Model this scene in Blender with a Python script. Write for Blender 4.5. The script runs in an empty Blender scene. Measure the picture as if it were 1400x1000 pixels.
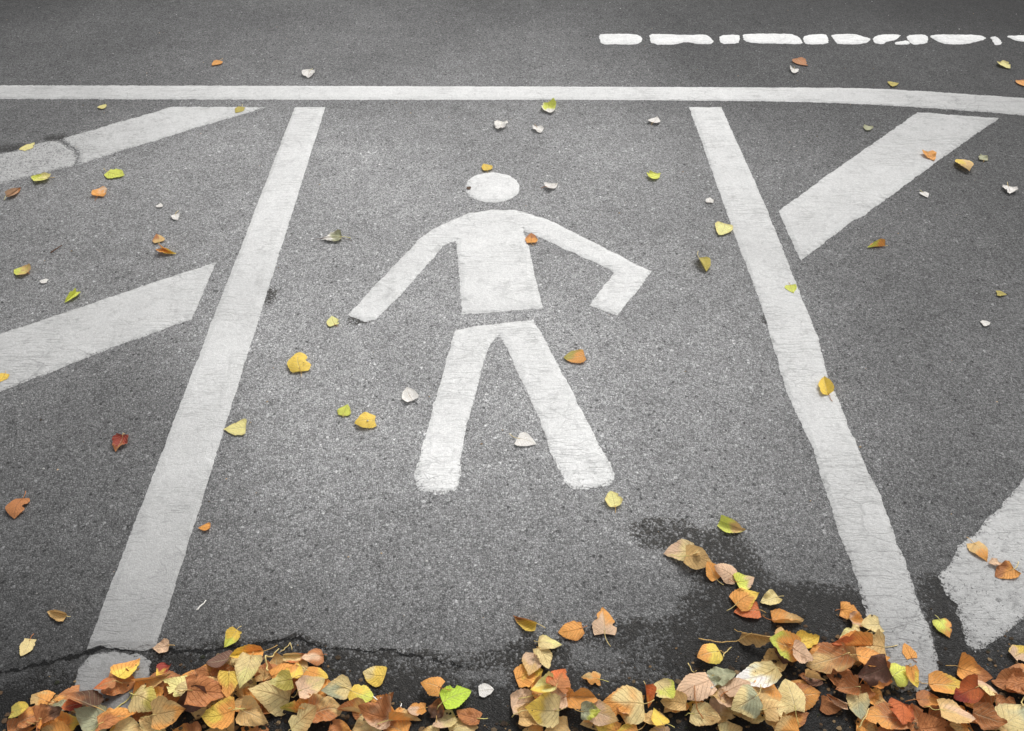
import bpy, bmesh, math, random
import numpy as np
from mathutils import Vector, Matrix, noise, geometry

# All places are metres on the road surface (x to the right, y away from the camera), sizes measured off the site.
MARKINGS = [
 ('painted_line', 'long white line across the far side, bending towards the lower right end', [(None, [(-3.6091, 2.9613), (-2.0091, 2.9539), (-0.7166, 2.9479), (0.2863, 2.942), (1.0006, 2.9361), (1.2856, 2.9331), (1.4817, 2.9213), (1.6713, 2.8949), (1.8317, 2.8717), (1.9637, 2.8516), (2.458, 2.7763), (2.3956, 2.624), (1.9046, 2.7187), (1.7786, 2.743), (1.5971, 2.7703), (1.3856, 2.798), (1.1962, 2.8148), (0.9762, 2.8261), (0.2796, 2.8374), (-0.6991, 2.8374), (-1.9599, 2.8431), (-3.5599, 2.8503)])], 0.003, 0.25),
 ('painted_line', 'long white line left of the pedestrian symbol, cut by a crack at its near end', [(None, [(-0.8199, 2.7814), (-0.704, 2.7814), (-0.6974, 1.4334), (-0.6931, 0.6735), (-0.7169, 0.6677), (-0.7457, 0.6691), (-0.7823, 0.6721), (-0.8029, 0.678), (-0.8267, 0.6691), (-0.8254, 1.4073)])], 0.003, 0.2),
 ('painted_line', 'short dirty grey end of the left white line below the crack', [(None, [(-0.8148, 0.656), (-0.7962, 0.6633), (-0.771, 0.664), (-0.7388, 0.6611), (-0.7164, 0.6618), (-0.6921, 0.6431), (-0.6856, 0.6176), (-0.6656, 0.5368), (-0.8126, 0.5368), (-0.8272, 0.6289)])], 0.004, 0.45),
 ('painted_line', 'long white line right of the pedestrian symbol, running into the leaf pile', [(None, [(0.6681, 2.7814), (0.7895, 2.7814), (0.8173, 2.1319), (0.8209, 1.7223), (0.8249, 1.5258), (0.8103, 1.3867), (0.8159, 1.288), (0.8209, 1.1259), (0.8297, 1.0198), (0.828, 0.902), (0.8278, 0.8242), (0.8247, 0.7433), (0.8271, 0.6973), (0.8194, 0.6531), (0.8051, 0.6106), (0.7778, 0.5886), (0.7125, 0.59), (0.7085, 0.6459), (0.7099, 0.7277), (0.7124, 0.8043), (0.7137, 0.8547), (0.7088, 0.9074), (0.7113, 1.1647), (0.6932, 1.3439), (0.6996, 1.645), (0.6844, 2.1119)])], 0.004, 0.35),
 ('painted_stripe', 'slanting white stripe at upper left, breaking off into a worn piece at the frame edge', [('paint_slab', [(-1.2845, 2.7841), (-0.9248, 2.7814), (-1.1238, 2.6473), (-1.2978, 2.5213), (-1.3706, 2.4682), (-1.4992, 2.3751), (-1.5007, 2.4257), (-1.53, 2.4729), (-1.5807, 2.5213), (-1.6206, 2.5533)]), ('paint_flake', [(-1.787, 2.4539), (-1.7432, 2.4825), (-1.707, 2.5067), (-1.6714, 2.5335), (-1.6493, 2.5434), (-1.6242, 2.5459), (-1.5857, 2.5174), (-1.5336, 2.471), (-1.5043, 2.4257), (-1.5022, 2.3737), (-1.5795, 2.3323), (-1.6627, 2.284), (-1.701, 2.2603), (-1.8163, 2.197), (-1.9622, 2.1119), (-2.0458, 2.2689), (-1.8978, 2.366)])], 0.006, 0.5),
 ('painted_stripe', 'slanting white stripe at left whose tip nearly meets the left line', [(None, [(-0.8785, 1.8575), (-0.8814, 1.6092), (-1.0696, 1.4953), (-1.1377, 1.444), (-1.2929, 1.3415), (-2.1273, 0.7904), (-2.2433, 1.0362), (-1.3861, 1.5512), (-1.225, 1.648), (-1.001, 1.7869)])], 0.004, 0.4),
 ('painted_stripe', 'slanting white stripe at upper right, from the far line to the right line', [(None, [(1.5159, 2.743), (1.8042, 2.6999), (1.4992, 2.4351), (1.114, 2.0883), (1.0712, 2.0612), (0.8606, 1.8644), (0.8554, 1.9783), (0.8512, 2.1159), (1.0603, 2.3168)])], 0.004, 0.25),
 ('painted_stripe', 'worn gritty white stripe with ragged edges at lower right beside the leaf pile', [(None, [(0.8855, 0.8242), (0.9181, 0.8581), (0.9545, 0.8966), (1.002, 0.9291), (1.0339, 0.9567), (1.0942, 1.0042), (1.1741, 1.0738), (1.8649, 1.6507), (1.8048, 1.18), (1.0231, 0.7339), (0.965, 0.7003), (0.9276, 0.6794), (0.8962, 0.6618), (0.8888, 0.6824), (0.8936, 0.7277), (0.8891, 0.7464), (0.9014, 0.767), (0.8852, 0.783)])], 0.0045, 0.55),
 ('lane_line', 'bright white lane line at the far right, split into rounded flakes', [('paint_flake', [(0.3845, 3.413), (0.4147, 3.4174), (0.4467, 3.4181), (0.5122, 3.4159), (0.5393, 3.4087), (0.555, 3.3892), (0.5586, 3.3742), (0.5538, 3.3486), (0.5463, 3.3345), (0.5288, 3.3177), (0.5113, 3.3121), (0.4762, 3.3121), (0.4581, 3.3135), (0.439, 3.3177), (0.4214, 3.3177), (0.3879, 3.3135), (0.3763, 3.3317), (0.3749, 3.3914)]), ('paint_flake', [(0.6067, 3.4174), (0.6592, 3.413), (0.6962, 3.4101), (0.7544, 3.4058), (0.7853, 3.4065), (0.8198, 3.413), (0.8354, 3.4087), (0.8478, 3.3892), (0.8537, 3.3742), (0.859, 3.3486), (0.8566, 3.3352), (0.8444, 3.3205), (0.8289, 3.3163), (0.7945, 3.3184), (0.7747, 3.3233), (0.7496, 3.3359), (0.732, 3.3345), (0.7044, 3.3177), (0.6747, 3.3121), (0.6131, 3.3121), (0.5919, 3.3331), (0.5898, 3.3971)]), ('paint_flake', [(0.9112, 3.4058), (0.9628, 3.4101), (0.9797, 3.4029), (0.9788, 3.377), (0.9744, 3.3585), (0.9623, 3.3289), (0.9431, 3.3191), (0.8974, 3.3191), (0.8845, 3.3359), (0.8916, 3.387)]), ('paint_flake', [(1.0045, 3.413), (1.0328, 3.4174), (1.0748, 3.4188), (1.1726, 3.4188), (1.2109, 3.413), (1.2281, 3.3957), (1.2346, 3.3749), (1.2369, 3.3303), (1.22, 3.3163), (1.1668, 3.3184), (1.1239, 3.3205), (1.0481, 3.3247), (1.0167, 3.3303), (0.9981, 3.3429), (0.9925, 3.3599), (0.9945, 3.3986)]), ('paint_flake', [(1.2809, 3.4072), (1.3385, 3.4159), (1.3574, 3.4101), (1.3565, 3.3842), (1.3537, 3.3642), (1.3464, 3.3303), (1.3249, 3.3177), (1.2675, 3.3135), (1.2472, 3.3205), (1.2435, 3.3457), (1.2462, 3.3642), (1.2578, 3.3942)]), ('paint_flake', [(1.3953, 3.413), (1.4603, 3.4174), (1.4882, 3.413), (1.5068, 3.3957), (1.5183, 3.3856), (1.5341, 3.3727), (1.531, 3.3585), (1.5061, 3.3289), (1.4747, 3.3177), (1.4052, 3.3135), (1.3811, 3.3205), (1.3784, 3.3457), (1.3768, 3.3656), (1.3745, 3.4)]), ('paint_flake', [(1.5534, 3.3827), (1.5822, 3.4043), (1.6106, 3.4116), (1.6668, 3.4116), (1.6762, 3.4), (1.6487, 3.3656), (1.6308, 3.3514), (1.6042, 3.3429), (1.5896, 3.3345), (1.5724, 3.3177), (1.561, 3.3149), (1.5439, 3.3233), (1.5394, 3.3359), (1.5427, 3.3656)]), ('paint_flake', [(1.6389, 3.3373), (1.6771, 3.35), (1.689, 3.3457), (1.6867, 3.3205), (1.674, 3.3121), (1.6382, 3.3121), (1.6262, 3.3163), (1.6262, 3.3289)]), ('paint_flake', [(1.7149, 3.4058), (1.765, 3.4101), (1.7831, 3.4058), (1.7874, 3.3885), (1.7828, 3.3699), (1.7649, 3.3317), (1.7446, 3.3177), (1.7017, 3.3135), (1.6896, 3.3303), (1.696, 3.3856)]), ('paint_flake', [(1.8056, 3.4), (1.8342, 3.4087), (1.8786, 3.4108), (1.9832, 3.4087), (2.0219, 3.4), (2.0336, 3.3763), (2.0157, 3.3578), (1.9509, 3.3261), (1.9113, 3.3149), (1.8569, 3.3128), (1.8331, 3.3191), (1.816, 3.3401), (1.8074, 3.3571), (1.799, 3.387)]), ('paint_flake', [(2.0562, 3.3856), (2.0791, 3.3942), (2.0859, 3.3813), (2.0831, 3.3345), (2.074, 3.3163), (2.0493, 3.3079), (2.0432, 3.3135), (2.0495, 3.3387), (2.051, 3.3542), (2.0492, 3.3756)]), ('paint_flake', [(2.1386, 3.3986), (2.1855, 3.4029), (2.2312, 3.4029), (2.3213, 3.3986), (2.3471, 3.3813), (2.3345, 3.3345), (2.3118, 3.3205), (2.2559, 3.3247), (2.2199, 3.3303), (2.1675, 3.3429), (2.1447, 3.3571), (2.1284, 3.387)]), ('paint_flake', [(2.404, 3.3899), (2.4915, 3.3899), (2.516, 3.3742), (2.502, 3.3275), (2.4694, 3.3121), (2.3852, 3.3121), (2.3606, 3.3275), (2.3712, 3.3742)])], 0.004, 0.2),
 ('pedestrian_marking', 'white painted walking pedestrian symbol between the two long lines', [('head', [(0.0257, 2.2475), (0.0243, 2.2324), (0.0202, 2.2178), (0.0135, 2.2043), (0.0053, 2.1922), (-0.0057, 2.1818), (-0.0184, 2.1733), (-0.0324, 2.1672), (-0.0473, 2.1634), (-0.0627, 2.1621), (-0.0782, 2.1634), (-0.0932, 2.1672), (-0.1075, 2.1733), (-0.1204, 2.1818), (-0.1318, 2.1922), (-0.1404, 2.2043), (-0.1475, 2.2178), (-0.1521, 2.2324), (-0.1541, 2.2475), (-0.1533, 2.2627), (-0.1498, 2.2776), (-0.1437, 2.2916), (-0.1357, 2.3044), (-0.1247, 2.3155), (-0.1118, 2.3246), (-0.0973, 2.3313), (-0.0818, 2.3354), (-0.0657, 2.3368), (-0.0495, 2.3354), (-0.0338, 2.3313), (-0.0191, 2.3246), (-0.0059, 2.3155), (0.0055, 2.3044), (0.0138, 2.2916), (0.0205, 2.2776), (0.0245, 2.2627)]), ('torso', [(-0.1399, 2.104), (-0.0749, 2.1199), (0.0, 2.1239), (0.028, 2.1139), (0.0364, 2.0118), (0.049, 1.9383), (0.0861, 1.6602), (0.0839, 1.6541), (0.0, 1.6435), (-0.0691, 1.633), (-0.138, 1.6285), (-0.17, 1.9564)]), ('arm', [(-0.17, 1.9564), (-0.19, 1.9528), (-0.211, 1.9312), (-0.2551, 1.837), (-0.313, 1.7192), (-0.3768, 1.6062), (-0.4061, 1.5989), (-0.4543, 1.627), (-0.3995, 1.7447), (-0.3377, 1.8644), (-0.2791, 1.9783), (-0.2459, 2.0193), (-0.2069, 2.0535), (-0.1399, 2.104)]), ('arm', [(0.028, 2.1139), (0.1154, 2.0689), (0.3084, 1.9027), (0.4078, 1.8135), (0.3502, 1.716), (0.2898, 1.624), (0.2156, 1.6663), (0.2978, 1.8068), (0.2885, 1.8235), (0.2185, 1.8748), (0.1337, 1.9419), (0.0364, 2.0118)]), ('leg', [(-0.1552, 1.5655), (-0.1198, 1.577), (-0.0361, 1.593), (-0.0375, 1.5399), (-0.0453, 1.537), (-0.0586, 1.5091), (-0.0762, 1.4334), (-0.1073, 1.248), (-0.1207, 1.1473), (-0.1188, 1.0677), (-0.1292, 1.0416), (-0.1553, 1.0336), (-0.1814, 1.0297), (-0.2124, 1.0456), (-0.2264, 1.0738), (-0.2102, 1.1911), (-0.1776, 1.4073)]), ('leg', [(-0.0361, 1.593), (0.0, 1.5989), (0.0584, 1.6033), (0.0794, 1.5569), (0.0974, 1.5008), (0.2391, 1.0841), (0.2304, 1.0616), (0.1993, 1.0476), (0.1458, 1.0416), (0.1234, 1.0596), (0.0929, 1.143), (0.0681, 1.2549), (0.0544, 1.288), (-0.0196, 1.5146), (-0.0276, 1.5342), (-0.0375, 1.5399)])], 0.004, 0.3),
]
ASPHALT_GREY = [  # road greys by place: worn and older asphalt, plus vignette darkening put into the colour
 (-2.3767, 3.7816, 0.0685),
 (-1.8106, 3.1866, 0.1624),
 (-1.4594, 3.5418, 0.1347),
 (-0.6486, 3.5418, 0.1852),
 (0.0, 3.7155, 0.1368),
 (1.006, 3.7155, 0.0763),
 (2.2663, 3.683, 0.03),
 (1.7858, 3.1214, 0.0806),
 (1.1824, 3.0894, 0.1318),
 (0.0, 3.1214, 0.3009),
 (-0.8929, 3.1214, 0.2882),
 (-1.8791, 3.0579, 0.142),
 (1.5644, 2.9962, 0.1274),
 (1.5715, 2.0728, 0.1111),
 (1.2532, 1.7223, 0.1726),
 (1.051, 1.1911, 0.194),
 (1.12, 1.1048, 0.141),
 (-0.9764, 2.2775, 0.3971),
 (-1.4482, 1.9968, 0.2377),
 (-1.2017, 2.0728, 0.2897),
 (-0.2765, 1.5427, 0.4118),
 (-0.6102, 2.2775, 0.4406),
 (0.2858, 1.4334, 0.5069),
 (0.2997, 2.366, 0.3795),
 (-0.3503, 1.1911, 0.4188),
 (-1.0343, 1.1473, 0.2015),
 (-1.1022, 0.985, 0.092),
 (-0.9521, 0.775, 0.0638),
 (-0.8429, 0.985, 0.2038),
 (-0.6033, 0.8076, 0.2583),
 (-0.1508, 0.8076, 0.3377),
 (-0.3879, 0.8755, 0.2963),
 (0.3368, 1.0841, 0.3847),
 (0.1224, 0.841, 0.3612),
 (-0.141, 0.6531, 0.18),
 (-0.5678, 0.6677, 0.0887),
 (-0.8854, 0.6106, 0.0336),
 (0.5979, 1.5713, 0.3111),
 (0.9764, 2.2775, 0.2384),
 (0.6788, 1.1048, 0.2434),
 (0.543, 1.2832, 0.3014),
 (0.905, 1.2832, 0.2145),
 (0.6206, 0.8755, 0.1874),
 (0.9308, 0.8755, 0.117),
 (1.048, 1.4334, 0.2112),
 (0.2115, 0.6531, 0.1145),
 (0.4231, 0.6531, 0.0838),
 (0.0, 0.5697, 0.0612),
 (-0.5363, 0.5433, 0.0452),
 (0.5363, 0.5433, 0.0423),
 (0.9289, 0.5832, 0.0423),
 (-0.9061, 0.5304, 0.0296),
 (-0.1263, 0.4204, 0.0319),
 (0.6313, 0.4204, 0.0319),
 (-0.7576, 0.4204, 0.0273),
 (-2.3111, 2.0728, 0.1274),
 (2.3111, 2.0728, 0.0802),
 (0.0, 4.3357, 0.107),
 (-2.2481, 4.3357, 0.0513),
 (2.6228, 4.3357, 0.0423),
 (-1.5083, 0.8076, 0.0612),
 (1.5083, 0.8076, 0.0802),
]
PAINT_GREY = [  # marking greys by place: dirty paint, with vignette falloff also painted in
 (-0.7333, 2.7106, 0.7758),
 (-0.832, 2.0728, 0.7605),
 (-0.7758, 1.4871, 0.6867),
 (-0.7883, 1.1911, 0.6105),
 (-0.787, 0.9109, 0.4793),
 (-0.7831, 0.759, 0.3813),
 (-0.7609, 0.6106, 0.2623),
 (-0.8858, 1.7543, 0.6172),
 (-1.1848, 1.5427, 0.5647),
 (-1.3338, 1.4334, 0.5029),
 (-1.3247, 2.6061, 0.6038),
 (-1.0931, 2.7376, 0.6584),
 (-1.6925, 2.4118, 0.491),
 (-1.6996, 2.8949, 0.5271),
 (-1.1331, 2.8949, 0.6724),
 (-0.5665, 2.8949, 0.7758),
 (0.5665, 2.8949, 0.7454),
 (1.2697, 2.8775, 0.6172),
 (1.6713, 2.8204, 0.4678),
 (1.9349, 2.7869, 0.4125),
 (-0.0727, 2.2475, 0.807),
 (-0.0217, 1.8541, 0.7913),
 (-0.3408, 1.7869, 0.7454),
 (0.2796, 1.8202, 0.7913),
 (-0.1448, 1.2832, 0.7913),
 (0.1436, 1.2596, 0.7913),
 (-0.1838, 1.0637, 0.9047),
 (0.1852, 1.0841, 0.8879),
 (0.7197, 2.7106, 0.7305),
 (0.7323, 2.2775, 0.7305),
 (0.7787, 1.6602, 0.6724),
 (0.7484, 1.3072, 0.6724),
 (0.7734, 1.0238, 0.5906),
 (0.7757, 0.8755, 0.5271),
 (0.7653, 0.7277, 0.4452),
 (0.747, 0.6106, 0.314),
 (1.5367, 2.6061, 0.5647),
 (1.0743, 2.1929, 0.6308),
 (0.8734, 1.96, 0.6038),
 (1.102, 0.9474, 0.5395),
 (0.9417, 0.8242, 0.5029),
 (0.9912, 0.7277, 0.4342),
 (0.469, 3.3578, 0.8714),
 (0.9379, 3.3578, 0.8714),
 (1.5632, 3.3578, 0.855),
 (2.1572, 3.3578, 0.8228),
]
DAMP = [
 (0.3269, 0.9437, 0.072, 0.018, 0.55),
 (0.3783, 0.9146, 0.095, 0.023, 0.8),
 (0.4447, 0.8896, 0.062, 0.025, 0.8),
 (0.4557, 0.8242, 0.068, 0.047, 0.9),
 (0.4225, 0.767, 0.067, 0.035, 0.75),
 (0.4665, 0.7277, 0.087, 0.052, 1.0),
 (0.5754, 0.7559, 0.11, 0.047, 1.0),
 (0.6626, 0.7511, 0.059, 0.047, 1.0),
 (0.3765, 0.7124, 0.08, 0.031, 0.75),
 (0.2615, 0.7201, 0.088, 0.015, 0.6),
 (0.2086, 0.6973, 0.072, 0.021, 0.6),
 (0.4231, 0.6531, 0.127, 0.055, 1.0),
 (0.5923, 0.6531, 0.169, 0.058, 1.0),
 (0.8733, 0.783, 0.036, 0.042, 0.8),
 (0.863, 0.7124, 0.029, 0.061, 1.0),
 (0.866, 0.6317, 0.056, 0.043, 1.0),
 (0.9731, 0.6531, 0.056, 0.032, 0.85),
 (0.0494, 0.6531, 0.056, 0.038, 0.8),
 (0.082, 0.5832, 0.082, 0.054, 0.8),
 (0.0, 0.6459, 0.084, 0.017, 0.5),
 (-0.0843, 0.6459, 0.085, 0.013, 0.45),
 (-0.5242, 0.6633, 0.17, 0.015, 0.75),
 (-0.4281, 0.6794, 0.057, 0.018, 0.7),
 (-0.3259, 0.6633, 0.099, 0.013, 0.6),
 (-0.1974, 0.6531, 0.07, 0.012, 0.55),
 (-0.5569, 0.6246, 0.14, 0.028, 0.8),
 (-0.3898, 0.6246, 0.167, 0.034, 0.9),
 (-0.2466, 0.59, 0.137, 0.041, 0.9),
 (-0.1353, 0.5631, 0.162, 0.037, 0.9),
 (-0.6787, 0.5697, 0.245, 0.035, 1.0),
 (-0.866, 0.5631, 0.149, 0.034, 1.0),
 (-0.855, 0.6037, 0.083, 0.017, 0.5),
 (-0.6677, 0.6459, 0.031, 0.02, 0.8),
 (-0.9079, 0.6317, 0.111, 0.009, 0.3),
 (-0.3341, 0.5368, 0.536, 0.039, 1.2),
 (0.401, 0.5368, 0.532, 0.052, 1.2),
 (0.8876, 0.5499, 0.162, 0.061, 1.2),
 (-0.0134, 0.5499, 0.081, 0.045, 0.9),
 (0.2172, 0.5697, 0.163, 0.04, 0.8),
 (0.2812, 0.6459, 0.085, 0.017, 0.45),
 (-0.6901, 1.7066, 0.019, 0.028, 0.7),
 (-0.4236, 1.6092, 0.028, 0.015, 0.8),
 (-1.7473, 2.4921, 0.093, 0.024, 0.75),
 (-1.6379, 2.5608, 0.042, 0.02, 0.8),
 (-1.5372, 2.4682, 0.02, 0.038, 0.1),
 (0.7059, 1.6092, 0.012, 0.018, 0.8),
 (-1.2034, 1.645, 0.006, 0.009, 0.3),
]
CRACK = [
 (-1.4793, 0.5499, 0.0019),
 (-1.1011, 0.5996, 0.0023),
 (-0.9733, 0.6218, 0.0027),
 (-0.9236, 0.6359, 0.0031),
 (-0.8979, 0.6416, 0.0035),
 (-0.8597, 0.6517, 0.0039),
 (-0.8283, 0.6618, 0.0051),
 (-0.8041, 0.6735, 0.0055),
 (-0.7752, 0.6721, 0.0047),
 (-0.7443, 0.6647, 0.0051),
 (-0.7244, 0.6691, 0.0051),
 (-0.705, 0.675, 0.0051),
 (-0.6743, 0.6677, 0.0039),
 (-0.5962, 0.6677, 0.0031),
 (-0.5405, 0.6721, 0.0027),
 (-0.4858, 0.6824, 0.0031),
 (-0.445, 0.6928, 0.0039),
 (-0.416, 0.6913, 0.0035),
 (-0.3693, 0.6691, 0.0027),
 (-0.3127, 0.6706, 0.0027),
 (-0.2413, 0.6677, 0.0027),
 (-0.1977, 0.656, 0.0023),
 (-0.1548, 0.6488, 0.0019),
 (-0.084, 0.6359, 0.0012),
 (0.0, 0.6459, 0.0),
]
WORN = [
 (-1.6925, 2.4118, 0.177, 0.6),
 (-0.1827, 1.0476, 0.066, 0.5),
 (0.1838, 1.0637, 0.07, 0.45),
 (0.7475, 0.6531, 0.101, 0.22),
 (0.7558, 0.7433, 0.103, 0.1),
 (0.9804, 0.8076, 0.18, 0.15),
 (-1.2195, 1.4334, 0.153, 0.15),
 (-1.6996, 2.8949, 0.34, 0.25),
 (1.6926, 2.8036, 0.222, 0.2),
 (-0.1445, 2.2263, 0.034, 0.4),
]
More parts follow.
